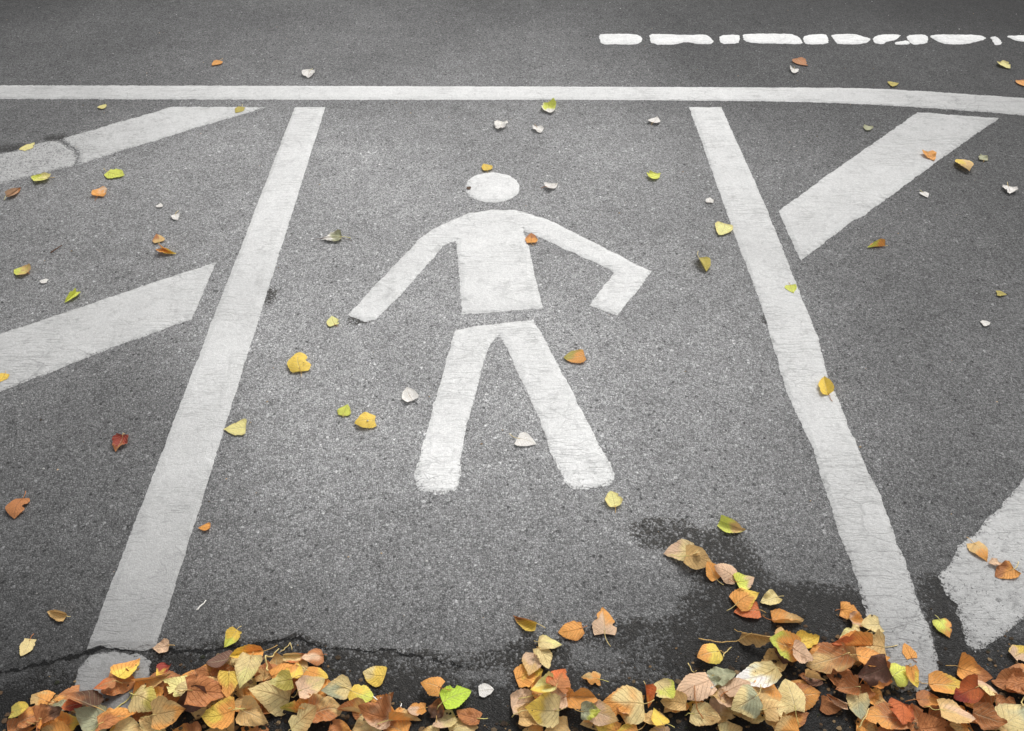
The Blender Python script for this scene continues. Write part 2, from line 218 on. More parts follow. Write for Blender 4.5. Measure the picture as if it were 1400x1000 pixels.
LEAVES = [
 (0.8993, 0.5035, 0.0444, 0.0383, 80, 'BR', 'c', 0, 'brown leaf partly buried under the other leaves of the right pile', 'brown leaves buried in the right pile'),
 (0.4704, 0.4686, 0.0496, 0.0401, 104, 'CR/TN', 'c', 0, 'beige leaf partly buried under the other leaves of the right pile', 'beige leaves buried in the right pile'),
 (-0.8822, 0.5217, 0.057, 0.0424, -69, 'BR/OR', 'c', 0, 'copper brown leaf partly buried under the other leaves of the left pile', 'copper brown leaves buried in the left pile'),
 (-0.0873, 0.522, 0.0529, 0.0422, -81, 'CR/TN', 'd', 0, 'beige leaf partly buried under the other leaves of the left pile', 'beige leaves buried in the left pile'),
 (-0.7319, 0.6032, 0.062, 0.0548, -94, 'BR', 'k', 0, 'brown leaf partly buried under the other leaves of the left pile', 'brown leaves buried in the left pile'),
 (0.3965, 0.5884, 0.0535, 0.0461, -112, 'CR/TN', 'f', 0, 'beige leaf partly buried under the other leaves of the middle pile', 'beige leaves buried in the middle pile'),
 (-0.3876, 0.609, 0.0593, 0.0501, 76, 'BR', 'c', 0, 'brown leaf partly buried under the other leaves of the left pile', 'brown leaves buried in the left pile'),
 (-0.4519, 0.5614, 0.0418, 0.0354, 84, 'OR/BR', 'c', 0, 'orange brown leaf partly buried under the other leaves of the left pile', 'orange brown leaves buried in the left pile'),
 (-0.2441, 0.5651, 0.0432, 0.0372, 79, 'BR/OR', 'c', 0, 'copper brown leaf partly buried under the other leaves of the left pile', 'copper brown leaves buried in the left pile'),
 (0.1518, 0.5335, 0.0575, 0.0422, 109, 'OR/TN', 'f', 0, 'ochre leaf partly buried under the other leaves of the middle pile', 'ochre leaves buried in the middle pile'),
 (-0.1493, 0.5114, 0.0374, 0.0308, 97, 'CR/TN', 'k', 0, 'beige leaf partly buried under the other leaves of the left pile', 'beige leaves buried in the left pile'),
 (0.7177, 0.5384, 0.0523, 0.0457, 77, 'BR/OR', 'k', 0, 'copper brown leaf partly buried under the other leaves of the right pile', 'copper brown leaves buried in the right pile'),
 (0.6891, 0.6375, 0.0473, 0.0454, -19, 'OR/BR', 'c', 0, 'orange brown leaf partly buried under the other leaves of the right pile', 'orange brown leaves buried in the right pile'),
 (0.5957, 0.6598, 0.0569, 0.0472, 90, 'BR/OR', 'd', 0, 'copper brown leaf partly buried under the other leaves of the right pile', 'copper brown leaves buried in the right pile'),
 (0.1707, 0.5186, 0.0454, 0.0377, 75, 'OR/Y', 'f', 0, 'golden orange leaf partly buried under the other leaves of the middle pile', 'golden orange leaves buried in the middle pile'),
 (0.5461, 0.5853, 0.0539, 0.0422, -114, 'OR/BR', 'f', 0, 'orange brown leaf partly buried under the other leaves of the right pile', 'orange brown leaves buried in the right pile'),
 (0.6792, 0.6095, 0.0511, 0.0412, 92, 'BR/OR', 'k', 0, 'copper brown leaf partly buried under the other leaves of the right pile', 'copper brown leaves buried in the right pile'),
 (0.5884, 0.557, 0.0399, 0.0297, -102, 'BR', 'd', 0, 'brown leaf partly buried under the other leaves of the right pile', 'brown leaves buried in the right pile'),
 (-0.5399, 0.5694, 0.0563, 0.0457, -67, 'TN', 'f', 0, 'tan leaf partly buried under the other leaves of the left pile', 'tan leaves buried in the left pile'),
 (-0.6541, 0.6064, 0.0604, 0.0493, -75, 'BR', 'd', 0, 'brown leaf partly buried under the other leaves of the left pile', 'brown leaves buried in the left pile'),
 (0.0329, 0.6197, 0.0544, 0.0493, -72, 'OR/Y', 'k', 0, 'golden orange leaf partly buried under the other leaves of the middle pile', 'golden orange leaves buried in the middle pile'),
 (0.7833, 0.5274, 0.054, 0.0454, -109, 'BR', 'k', 0, 'brown leaf partly buried under the other leaves of the right pile', 'brown leaves buried in the right pile'),
 (-0.8545, 0.5515, 0.0531, 0.0447, 106, 'TN', 'k', 0, 'tan leaf partly buried under the other leaves of the left pile', 'tan leaves buried in the left pile'),
 (0.6458, 0.5188, 0.0492, 0.0435, -116, 'OR/TN', 'k', 0, 'ochre leaf partly buried under the other leaves of the right pile', 'ochre leaves buried in the right pile'),
 (-0.5739, 0.4834, 0.0379, 0.0288, -84, 'OR/TN', 'd', 0, 'ochre leaf partly buried under the other leaves of the left pile', 'ochre leaves buried in the left pile'),
 (-0.4683, 0.4302, 0.045, 0.0384, 64, 'OR/Y', 'k', 0, 'golden orange leaf partly buried under the other leaves of the left pile', 'golden orange leaves buried in the left pile'),
 (0.966, 0.6225, 0.0524, 0.0441, 65, 'OR/BR', 'd', 0, 'orange brown leaf partly buried under the other leaves of the right pile', 'orange brown leaves buried in the right pile'),
 (-0.5986, 0.5836, 0.0457, 0.0384, 105, 'OR/TN', 'k', 0, 'ochre leaf partly buried under the other leaves of the left pile', 'ochre leaves buried in the left pile'),
 (0.4181, 0.5571, 0.0566, 0.0421, -90, 'CR/TN', 'k', 0, 'beige leaf partly buried under the other leaves of the middle pile', 'beige leaves buried in the middle pile'),
 (0.7569, 0.5174, 0.0546, 0.0428, -79, 'BR', 'c', 0, 'brown leaf partly buried under the other leaves of the right pile', 'brown leaves buried in the right pile'),
 (-0.6804, 0.5487, 0.0405, 0.0356, 70, 'BR', 'k', 0, 'brown leaf partly buried under the other leaves of the left pile', 'brown leaves buried in the left pile'),
 (0.6237, 0.4616, 0.0576, 0.0496, 70, 'CR/TN', 'c', 0, 'beige leaf partly buried under the other leaves of the right pile', 'beige leaves buried in the right pile'),
 (-0.4613, 0.511, 0.0476, 0.0431, -78, 'OR/BR', 'f', 0, 'orange brown leaf partly buried under the other leaves of the left pile', 'orange brown leaves buried in the left pile'),
 (0.26, 0.5051, 0.0419, 0.0357, 85, 'PK/TN', 'k', 0, 'pinkish tan leaf partly buried under the other leaves of the middle pile', 'pinkish tan leaves buried in the middle pile'),
 (-0.3473, 0.457, 0.0438, 0.0324, -109, 'TN', 'k', 0, 'tan leaf partly buried under the other leaves of the left pile', 'tan leaves buried in the left pile'),
 (-0.6181, 0.564, 0.0547, 0.0474, -108, 'BR', 'k', 0, 'brown leaf partly buried under the other leaves of the left pile', 'brown leaves buried in the left pile'),
 (-0.256, 0.4435, 0.0405, 0.03, 81, 'OR/Y', 'f', 0, 'golden orange leaf partly buried under the other leaves of the left pile', 'golden orange leaves buried in the left pile'),
 (0.9294, 0.6028, 0.0574, 0.0466, 88, 'BR', 'c', 0, 'brown leaf partly buried under the other leaves of the right pile', 'brown leaves buried in the right pile'),
 (-0.5397, 0.6341, 0.0505, 0.0441, 73, 'CR/TN', 'd', 0, 'beige leaf partly buried under the other leaves of the left pile', 'beige leaves buried in the left pile'),
 (-0.8578, 0.4257, 0.0367, 0.0298, -89, 'BR', 'k', 0, 'brown leaf partly buried under the other leaves of the left pile', 'brown leaves buried in the left pile'),
 (-0.6033, 0.6085, 0.0479, 0.045, 82, 'BR/OR', 'd', 0, 'copper brown leaf partly buried under the other leaves of the left pile', 'copper brown leaves buried in the left pile'),
 (0.5948, 0.4647, 0.0444, 0.0369, 80, 'PU/BR', 'f', 0, 'purplish brown leaf partly buried under the other leaves of the right pile', 'purplish brown leaves buried in the right pile'),
 (0.0951, 0.4646, 0.0548, 0.046, 91, 'TN', 'k', 0, 'tan leaf partly buried under the other leaves of the middle pile', 'tan leaves buried in the middle pile'),
 (0.8072, 0.5184, 0.0506, 0.0399, 95, 'OR/TN', 'd', 0, 'ochre leaf partly buried under the other leaves of the right pile', 'ochre leaves buried in the right pile'),
 (0.4648, 0.5536, 0.0469, 0.0375, 93, 'OR/Y', 'd', 0, 'golden orange leaf partly buried under the other leaves of the middle pile', 'golden orange leaves buried in the middle pile'),
 (-0.5062, 0.5968, 0.0542, 0.0461, 92, 'CR/TN', 'd', 0, 'beige leaf partly buried under the other leaves of the left pile', 'beige leaves buried in the left pile'),
 (-0.7971, 0.4621, 0.0446, 0.0386, -97, 'TN', 'd', 0, 'tan leaf partly buried under the other leaves of the left pile', 'tan leaves buried in the left pile'),
 (-0.2331, 0.4877, 0.0374, 0.03, -73, 'TN', 'c', 0, 'tan leaf partly buried under the other leaves of the left pile', 'tan leaves buried in the left pile'),
 (-0.5701, 0.618, 0.0545, 0.0436, 82, 'OR/BR', 'd', 0, 'orange brown leaf partly buried under the other leaves of the left pile', 'orange brown leaves buried in the left pile'),
 (0.3401, 0.5559, 0.0429, 0.0362, 69, 'OR/Y', 'f', 0, 'golden orange leaf partly buried under the other leaves of the middle pile', 'golden orange leaves buried in the middle pile'),
 (0.8334, 0.5375, 0.0463, 0.0383, -106, 'OR/TN', 'c', 0, 'ochre leaf partly buried under the other leaves of the right pile', 'ochre leaves buried in the right pile'),
 (0.5219, 0.5413, 0.0484, 0.0384, -76, 'OR/BR', 'd', 0, 'orange brown leaf partly buried under the other leaves of the right pile', 'orange brown leaves buried in the right pile'),
 (0.8428, 0.5907, 0.042, 0.035, -67, 'PU/BR', 'k', 0, 'purplish brown leaf partly buried under the other leaves of the right pile', 'purplish brown leaves buried in the right pile'),
 (0.9682, 0.5477, 0.0462, 0.0346, -97, 'BR/OR', 'c', 0, 'copper brown leaf partly buried under the other leaves of the right pile', 'copper brown leaves buried in the right pile'),
 (-0.275, 0.5468, 0.0486, 0.0359, 64, 'OR/BR', 'k', 0, 'orange brown leaf partly buried under the other leaves of the left pile', 'orange brown leaves buried in the left pile'),
 (0.8872, 0.5199, 0.05, 0.0408, 84, 'TN', 'd', 0, 'tan leaf partly buried under the other leaves of the right pile', 'tan leaves buried in the right pile'),
 (0.4899, 0.5655, 0.0386, 0.0336, -83, 'TN', 'd', 0, 'tan leaf partly buried under the other leaves of the right pile', 'tan leaves buried in the right pile'),
 (-0.2642, 0.5262, 0.0511, 0.0434, 111, 'CR/TN', 'f', 0, 'beige leaf partly buried under the other leaves of the left pile', 'beige leaves buried in the left pile'),
 (0.0374, 0.5147, 0.0379, 0.0284, 90, 'OR/TN', 'k', 0, 'ochre leaf partly buried under the other leaves of the middle pile', 'ochre leaves buried in the middle pile'),
 (-0.1989, 0.4848, 0.0398, 0.0297, -106, 'BR', 'd', 0, 'brown leaf partly buried under the other leaves of the left pile', 'brown leaves buried in the left pile'),
 (0.0279, 0.5663, 0.0606, 0.0478, -82, 'PK/TN', 'k', 0, 'pinkish tan leaf partly buried under the other leaves of the middle pile', 'pinkish tan leaves buried in the middle pile'),
 (-0.588, 0.5112, 0.0554, 0.0491, 68, 'BR/OR', 'k', 0, 'copper brown leaf partly buried under the other leaves of the left pile', 'copper brown leaves buried in the left pile'),
 (-0.7088, 0.5103, 0.053, 0.0463, 108, 'OR/Y', 'd', 0, 'golden orange leaf partly buried under the other leaves of the left pile', 'golden orange leaves buried in the left pile'),
 (-0.3046, 0.5099, 0.0524, 0.0456, -102, 'BR/OR', 'k', 0, 'copper brown leaf partly buried under the other leaves of the left pile', 'copper brown leaves buried in the left pile'),
 (0.3798, 0.5403, 0.0489, 0.0411, -108, 'PK/TN', 'k', 0, 'pinkish tan leaf partly buried under the other leaves of the middle pile', 'pinkish tan leaves buried in the middle pile'),
 (-0.6164, 0.4674, 0.0553, 0.0497, -101, 'TN', 'f', 0, 'tan leaf partly buried under the other leaves of the left pile', 'tan leaves buried in the left pile'),
 (0.6203, 0.6556, 0.0579, 0.048, 85, 'BR', 'd', 0, 'brown leaf partly buried under the other leaves of the right pile', 'brown leaves buried in the right pile'),
 (0.206, 0.5129, 0.0427, 0.0337, 98, 'OR/Y', 'c', 0, 'golden orange leaf partly buried under the other leaves of the middle pile', 'golden orange leaves buried in the middle pile'),
 (0.3969, 0.5118, 0.0443, 0.0378, -72, 'CR/TN', 'd', 0, 'beige leaf partly buried under the other leaves of the middle pile', 'beige leaves buried in the middle pile'),
 (-0.648, 0.5233, 0.0517, 0.0437, 69, 'CR/TN', 'k', 0, 'beige leaf partly buried under the other leaves of the left pile', 'beige leaves buried in the left pile'),
 (-0.8219, 0.5293, 0.0439, 0.0367, -79, 'OR/TN', 'f', 0, 'ochre leaf partly buried under the other leaves of the left pile', 'ochre leaves buried in the left pile'),
 (-0.5666, 0.5762, 0.0443, 0.0361, -96, 'TN', 'k', 0, 'tan leaf partly buried under the other leaves of the left pile', 'tan leaves buried in the left pile'),
 (-0.5735, 0.5513, 0.0387, 0.0333, 73, 'TN', 'f', 0, 'tan leaf partly buried under the other leaves of the left pile', 'tan leaves buried in the left pile'),
 (0.2191, 0.5644, 0.0605, 0.0522, -71, 'PK/TN', 'k', 0, 'pinkish tan leaf partly buried under the other leaves of the middle pile', 'pinkish tan leaves buried in the middle pile'),
 (0.4359, 0.5406, 0.0461, 0.0341, 102, 'CR/TN', 'k', 0, 'beige leaf partly buried under the other leaves of the middle pile', 'beige leaves buried in the middle pile'),
 (-0.4147, 0.62, 0.062, 0.0495, 107, 'TN', 'd', 0, 'tan leaf partly buried under the other leaves of the left pile', 'tan leaves buried in the left pile'),
 (-0.528, 0.5124, 0.0556, 0.0477, 86, 'TN', 'k', 0, 'tan leaf partly buried under the other leaves of the left pile', 'tan leaves buried in the left pile'),
 (-0.4506, 0.4484, 0.0418, 0.0339, 77, 'BR', 'k', 0, 'brown leaf partly buried under the other leaves of the left pile', 'brown leaves buried in the left pile'),
 (0.6787, 0.5711, 0.0428, 0.0351, -114, 'OR/TN', 'k', 0, 'ochre leaf partly buried under the other leaves of the right pile', 'ochre leaves buried in the right pile'),
 (0.4906, 0.6365, 0.0551, 0.0434, 118, 'TN', 'k', 0, 'tan leaf partly buried under the other leaves of the right pile', 'tan leaves buried in the right pile'),
 (-0.4123, 0.4267, 0.0444, 0.0375, 84, 'OR/Y', 'k', 0, 'golden orange leaf partly buried under the other leaves of the left pile', 'golden orange leaves buried in the left pile'),
 (-0.8697, 0.5393, 0.0516, 0.0456, -65, 'BR/OR', 'k', 0, 'copper brown leaf partly buried under the other leaves of the left pile', 'copper brown leaves buried in the left pile'),
 (0.8001, 0.4362, 0.0455, 0.038, 63, 'PU/BR', 'f', 0, 'purplish brown leaf partly buried under the other leaves of the right pile', 'purplish brown leaves buried in the right pile'),
 (-0.4163, 0.5971, 0.054, 0.0452, -101, 'BR', 'f', 0, 'brown leaf partly buried under the other leaves of the left pile', 'brown leaves buried in the left pile'),
 (-0.5323, 0.6107, 0.0594, 0.0417, -88, 'BR', 'k', 0, 'brown leaf partly buried under the other leaves of the left pile', 'brown leaves buried in the left pile'),
 (0.5354, 0.6639, 0.062, 0.0524, -72, 'PU/BR', 'k', 0, 'purplish brown leaf partly buried under the other leaves of the right pile', 'purplish brown leaves buried in the right pile'),
 (0.0771, 0.5086, 0.0579, 0.0449, 113, 'TN', 'c', 0, 'tan leaf partly buried under the other leaves of the middle pile', 'tan leaves buried in the middle pile'),
 (0.9143, 0.5637, 0.0411, 0.0325, -102, 'BR', 'k', 0, 'brown leaf partly buried under the other leaves of the right pile', 'brown leaves buried in the right pile'),
 (0.2695, 0.4272, 0.0489, 0.0349, -81, 'CR/TN', 'k', 0, 'beige leaf partly buried under the other leaves of the middle pile', 'beige leaves buried in the middle pile'),
 (0.6483, 0.6592, 0.0479, 0.0434, 69, 'TN', 'd', 0, 'tan leaf partly buried under the other leaves of the right pile', 'tan leaves buried in the right pile'),
 (0.4587, 0.599, 0.0426, 0.0326, 72, 'CR/TN', 'd', 0, 'beige leaf partly buried under the other leaves of the middle pile', 'beige leaves buried in the middle pile'),
 (-0.1516, 0.4478, 0.0468, 0.0408, -71, 'CR/TN', 'k', 0, 'beige leaf partly buried under the other leaves of the left pile', 'beige leaves buried in the left pile'),
 (-0.3707, 0.5503, 0.0579, 0.0434, 117, 'BR', 'k', 0, 'brown leaf partly buried under the other leaves of the left pile', 'brown leaves buried in the left pile'),
 (0.9677, 0.5783, 0.05, 0.0442, 66, 'OR/BR', 'd', 0, 'orange brown leaf partly buried under the other leaves of the right pile', 'orange brown leaves buried in the right pile'),
 (0.6488, 0.4279, 0.0541, 0.0475, -110, 'TN', 'k', 0, 'tan leaf partly buried under the other leaves of the right pile', 'tan leaves buried in the right pile'),
 (0.0666, 0.5843, 0.0591, 0.0479, -68, 'OR/TN', 'k', 0, 'ochre leaf partly buried under the other leaves of the middle pile', 'ochre leaves buried in the middle pile'),
 (-0.4483, 0.6339, 0.0496, 0.0474, 13, 'OR/TN', 'f', 0, 'ochre leaf partly buried under the other leaves of the left pile', 'ochre leaves buried in the left pile'),
 (-0.685, 0.5127, 0.0519, 0.041, -97, 'CR/TN', 'c', 0, 'beige leaf partly buried under the other leaves of the left pile', 'beige leaves buried in the left pile'),
 (0.0371, 0.5376, 0.0489, 0.0382, -85, 'TN', 'c', 0, 'tan leaf partly buried under the other leaves of the middle pile', 'tan leaves buried in the middle pile'),
 (-0.7547, 0.5387, 0.0408, 0.0339, -100, 'OR/BR', 'k', 0, 'orange brown leaf partly buried under the other leaves of the left pile', 'orange brown leaves buried in the left pile'),
 (0.0912, 0.5733, 0.0474, 0.0431, 112, 'PK/TN', 'd', 0, 'pinkish tan leaf partly buried under the other leaves of the middle pile', 'pinkish tan leaves buried in the middle pile'),
 (0.7622, 0.4292, 0.0536, 0.0456, -73, 'OR/BR', 'd', 0, 'orange brown leaf partly buried under the other leaves of the right pile', 'orange brown leaves buried in the right pile'),
 (0.441, 0.575, 0.0397, 0.0361, 107, 'OR/Y', 'k', 0, 'golden orange leaf partly buried under the other leaves of the middle pile', 'golden orange leaves buried in the middle pile'),
 (0.6472, 0.583, 0.0388, 0.0304, 98, 'BR', 'c', 0, 'brown leaf partly buried under the other leaves of the right pile', 'brown leaves buried in the right pile'),
 (-0.4811, 0.5504, 0.0479, 0.0415, 90, 'BR/OR', 'd', 0, 'copper brown leaf partly buried under the other leaves of the left pile', 'copper brown leaves buried in the left pile'),
 (0.6786, 0.5063, 0.0489, 0.044, 72, 'PU/BR', 'd', 0, 'purplish brown leaf partly buried under the other leaves of the right pile', 'purplish brown leaves buried in the right pile'),
 (-0.2158, 0.5229, 0.0588, 0.0424, 72, 'OR/BR', 'k', 0, 'orange brown leaf partly buried under the other leaves of the left pile', 'orange brown leaves buried in the left pile'),
 (-0.1254, 0.4474, 0.0506, 0.038, 117, 'OR/Y', 'c', 0, 'golden orange leaf partly buried under the other leaves of the left pile', 'golden orange leaves buried in the left pile'),
 (-0.7983, 0.5649, 0.0454, 0.0422, 118, 'OR/TN', 'd', 0, 'ochre leaf partly buried under the other leaves of the left pile', 'ochre leaves buried in the left pile'),
 (-0.6655, 0.5701, 0.046, 0.0376, 74, 'OR/Y', 'k', 0, 'golden orange leaf partly buried under the other leaves of the left pile', 'golden orange leaves buried in the left pile'),
 (0.5616, 0.6135, 0.0417, 0.0367, 78, 'PU/BR', 'c', 0, 'purplish brown leaf partly buried under the other leaves of the right pile', 'purplish brown leaves buried in the right pile'),
 (-0.4523, 0.5905, 0.0526, 0.0408, 66, 'OR/BR', 'd', 0, 'orange brown leaf partly buried under the other leaves of the left pile', 'orange brown leaves buried in the left pile'),
 (-0.0854, 0.4707, 0.0444, 0.0327, 66, 'OR/TN', 'c', 0, 'ochre leaf partly buried under the other leaves of the left pile', 'ochre leaves buried in the left pile'),
 (-0.3665, 0.5908, 0.0574, 0.0454, 69, 'OR/BR', 'c', 0, 'orange brown leaf partly buried under the other leaves of the left pile', 'orange brown leaves buried in the left pile'),
 (0.6198, 0.6131, 0.0555, 0.0411, -111, 'BR', 'k', 0, 'brown leaf partly buried under the other leaves of the right pile', 'brown leaves buried in the right pile'),
 (0.934, 0.5201, 0.0388, 0.0337, -96, 'PU/BR', 'd', 0, 'purplish brown leaf partly buried under the other leaves of the right pile', 'purplish brown leaves buried in the right pile'),
 (0.3813, 0.5638, 0.0432, 0.0363, 78, 'PK/TN', 'k', 0, 'pinkish tan leaf partly buried under the other leaves of the middle pile', 'pinkish tan leaves buried in the middle pile'),
 (0.4715, 0.5224, 0.0436, 0.0369, 85, 'TN', 'k', 0, 'tan leaf partly buried under the other leaves of the right pile', 'tan leaves buried in the right pile'),
 (-0.7975, 0.5261, 0.043, 0.0331, -69, 'OR/Y', 'k', 0, 'golden orange leaf partly buried under the other leaves of the left pile', 'golden orange leaves buried in the left pile'),
 (-0.4697, 0.6204, 0.0518, 0.0371, 82, 'BR', 'd', 0, 'brown leaf partly buried under the other leaves of the left pile', 'brown leaves buried in the left pile'),
 (-0.8115, 0.5043, 0.0498, 0.0419, 71, 'OR/TN', 'f', 0, 'ochre leaf partly buried under the other leaves of the left pile', 'ochre leaves buried in the left pile'),
 (0.2536, 0.5366, 0.0478, 0.0357, 74, 'CR/TN', 'k', 0, 'beige leaf partly buried under the other leaves of the middle pile', 'beige leaves buried in the middle pile'),
 (0.2963, 0.5611, 0.0478, 0.0395, 118, 'OR/TN', 'k', 0, 'ochre leaf partly buried under the other leaves of the middle pile', 'ochre leaves buried in the middle pile'),
 (0.4889, 0.5061, 0.0517, 0.0444, 95, 'OR/TN', 'd', 0, 'ochre leaf partly buried under the other leaves of the right pile', 'ochre leaves buried in the right pile'),
 (0.3938, 0.4661, 0.0474, 0.0332, -64, 'CR/TN', 'f', 0, 'beige leaf partly buried under the other leaves of the middle pile', 'beige leaves buried in the middle pile'),
 (0.3585, 0.4421, 0.0555, 0.0466, 69, 'CR/TN', 'c', 0, 'beige leaf partly buried under the other leaves of the middle pile', 'beige leaves buried in the middle pile'),
 (0.7737, 0.5719, 0.0467, 0.0358, -95, 'BR/OR', 'f', 0, 'copper brown leaf partly buried under the other leaves of the right pile', 'copper brown leaves buried in the right pile'),
 (0.8496, 0.5665, 0.0556, 0.0445, 66, 'BR/OR', 'k', 0, 'copper brown leaf partly buried under the other leaves of the right pile', 'copper brown leaves buried in the right pile'),
 (0.3545, 0.8808, 0.0672, 0.055, 91, 'CR/PK', 'f', 1, 'cream leaf at the upper left end of the leaf trail in the damp patch', 'fallen leaves heaped at the road edge'),
 (0.3928, 0.8581, 0.0605, 0.0464, -104, 'TN', 'f', 1, 'tan leaf second from the upper end of the leaf trail', 'fallen leaves heaped at the road edge'),
 (0.4149, 0.8343, 0.0377, 0.0358, 27, 'OR', 'f', 1, 'orange leaf in the middle of the leaf trail, beside the pink one', 'fallen leaves heaped at the road edge'),
 (0.4402, 0.8309, 0.0469, 0.0423, 68, 'PK', 'd', 1, 'pink leaf in the leaf trail with dark veins', 'fallen leaves heaped at the road edge'),
 (0.4825, 0.8142, 0.0427, 0.0388, -73, 'LG/PK', 'f', 1, 'lime leaf at the lower end of the leaf trail', 'fallen leaves heaped at the road edge'),
 (0.4706, 0.748, 0.0523, 0.038, 94, 'RO', 'f', 1, 'rust orange leaf below the golden orange one in the leaf trail', 'fallen leaves heaped at the road edge'),
 (0.4746, 0.775, 0.0586, 0.049, -64, 'OR/Y', 'd', 1, 'golden orange leaf under the lime leaf of the leaf trail', 'fallen leaves heaped at the road edge'),
 (0.5214, 0.7718, 0.0418, 0.0331, 108, 'CR', 'k', 1, 'cream crumpled leaf right of the golden orange leaf', 'fallen leaves heaped at the road edge'),
 (0.4799, 0.6883, 0.0616, 0.0519, -112, 'TN', 'v', 1, 'pointed tan leaf curled into a spike above the middle pile', 'fallen leaves heaped at the road edge'),
 (0.5208, 0.6854, 0.0443, 0.034, -12, 'TN', 'f', 1, 'tan leaf under the two pale folded ones in the right pile', 'fallen leaves heaped at the road edge'),
 (0.5488, 0.7247, 0.0629, 0.0503, -90, 'OR/TN', 'v', 1, 'orange tan leaf at the top of the right pile, folded along its rib', 'fallen leaves heaped at the road edge'),
 (0.578, 0.6854, 0.0482, 0.0384, -75, 'Y', 'c', 1, 'yellow cupped leaf below the folded orange tan leaf', 'fallen leaves heaped at the road edge'),
 (0.5164, 0.6604, 0.0607, 0.0468, 79, 'OR/LG', 'f', 1, 'orange leaf with a green edge in the right pile', 'fallen leaves heaped at the road edge'),
 (0.5955, 0.6388, 0.0734, 0.0585, 99, 'BR/TN', 'f', 1, 'wide veined brown leaf in the middle of the right pile', 'fallen leaves heaped at the road edge'),
 (0.5511, 0.6459, 0.0449, 0.0386, -107, 'PK', 'f', 1, 'pinkish leaf left of the wide veined brown leaf', 'fallen leaves heaped at the road edge'),
 (0.6804, 0.7464, 0.0413, 0.0367, -110, 'OR', 'd', 1, 'orange leaf touching the left edge of the right line', 'fallen leaves heaped at the road edge'),
 (0.6871, 0.7247, 0.0355, 0.0333, -113, 'PK/OR', 'k', 1, 'pink orange leaf beside the near part of the right line', 'fallen leaves heaped at the road edge'),
 (0.7061, 0.7155, 0.0434, 0.0383, 96, 'CR', 'f', 1, 'cream leaf overlapping the left edge of the right line', 'fallen leaves heaped at the road edge'),
 (0.6608, 0.6943, 0.0485, 0.0378, 106, 'CR/PY', 'd', 1, 'pale cream leaf below the orange one by the right line', 'fallen leaves heaped at the road edge'),
 (0.6946, 0.6735, 0.0562, 0.0529, 81, 'TN/CR', 'f', 1, 'large tan leaf touching the near end of the right line', 'fallen leaves heaped at the road edge'),
 (0.6489, 0.6633, 0.0832, 0.0666, 92, 'OR/RO', 'v', 1, 'long orange leaf folded into a diagonal ridge in the right pile', 'fallen leaves heaped at the road edge'),
 (0.6787, 0.6359, 0.0577, 0.0443, -100, 'OR', 'f', 1, 'orange leaf under the large tan one beside the right line', 'fallen leaves heaped at the road edge'),
 (0.6659, 0.6079, 0.0568, 0.0467, 102, 'PU', 'k', 1, 'grey brown shrivelled leaf left of the lemon leaf', 'fallen leaves heaped at the road edge'),
 (0.73, 0.6176, 0.0468, 0.0428, -65, 'LG', 'd', 1, 'round lemon lime leaf on the near end of the right line', 'fallen leaves heaped at the road edge'),
 (0.7516, 0.6079, 0.0336, 0.0323, 193, 'OR/Y', 'f', 1, 'golden orange leaf right of the round lemon lime leaf', 'fallen leaves heaped at the road edge'),
 (0.876, 0.6218, 0.0598, 0.0483, -112, 'OR/BR', 'c', 1, 'orange brown leaf curling above the cream white leaf at right', 'fallen leaves heaped at the road edge'),
 (0.8151, 0.5968, 0.0641, 0.049, -104, 'OR/Y', 'f', 1, 'orange leaf with yellow edge right of the right line end', 'fallen leaves heaped at the road edge'),
 (0.8333, 0.5765, 0.0487, 0.0402, 109, 'RO/RD', 'f', 1, 'red leaf in the right pile', 'fallen leaves heaped at the road edge'),
 (0.8769, 0.5832, 0.0455, 0.0419, 155, 'PK/CR', 'd', 1, 'pale pink and cream leaf over the red leaf at right', 'fallen leaves heaped at the road edge'),
 (0.9418, 0.5941, 0.0543, 0.0444, 104, 'BR', 'k', 1, 'brown shrivelled leaf at the right frame edge above the stalk', 'fallen leaves heaped at the road edge'),
 (0.8019, 0.5368, 0.0602, 0.0514, -106, 'TN/PK', 'f', 1, 'tan pink leaf at the bottom below the red leaf', 'fallen leaves heaped at the road edge'),
 (0.9142, 0.5368, 0.0727, 0.0615, -65, 'CR/GG', 'd', 1, 'large greenish cream leaf in the bottom right corner', 'fallen leaves heaped at the road edge'),
 (0.8605, 0.5329, 0.0548, 0.042, -113, 'BR', 'k', 1, 'brown leaf at the bottom between tan pink and greenish cream leaves', 'fallen leaves heaped at the road edge'),
 (0.6683, 0.5368, 0.0697, 0.0511, 84, 'BR/OR', 'f', 1, 'large brown leaf at the bottom edge of the right pile', 'fallen leaves heaped at the road edge'),
 (0.7066, 0.5394, 0.0535, 0.0479, 154, 'RO', 'd', 1, 'glowing rust orange leaf at the bottom edge under the right line', 'fallen leaves heaped at the road edge'),
 (0.6332, 0.5538, 0.0494, 0.0365, 168, 'CR/GG', 'f', 1, 'greenish cream leaf standing narrow in the right pile', 'fallen leaves heaped at the road edge'),
 (0.6194, 0.59, 0.0385, 0.0343, 89, 'BR', 'k', 1, 'small brown leaf in the dark hollow of the right pile', 'fallen leaves heaped at the road edge'),
 (0.5973, 0.5697, 0.0407, 0.0326, 70, 'PK/BR', 'v', 1, 'narrow pink brown leaf in the dark hollow of the right pile', 'fallen leaves heaped at the road edge'),
 (0.5447, 0.5765, 0.0586, 0.0486, -83, 'BR/OR', 'd', 1, 'brown orange leaf right of the large egg shaped cream leaf', 'fallen leaves heaped at the road edge'),
 (0.515, 0.5778, 0.0607, 0.049, 3, 'CR', 'd', 1, 'large egg shaped cream leaf in the middle of the right pile', 'fallen leaves heaped at the road edge'),
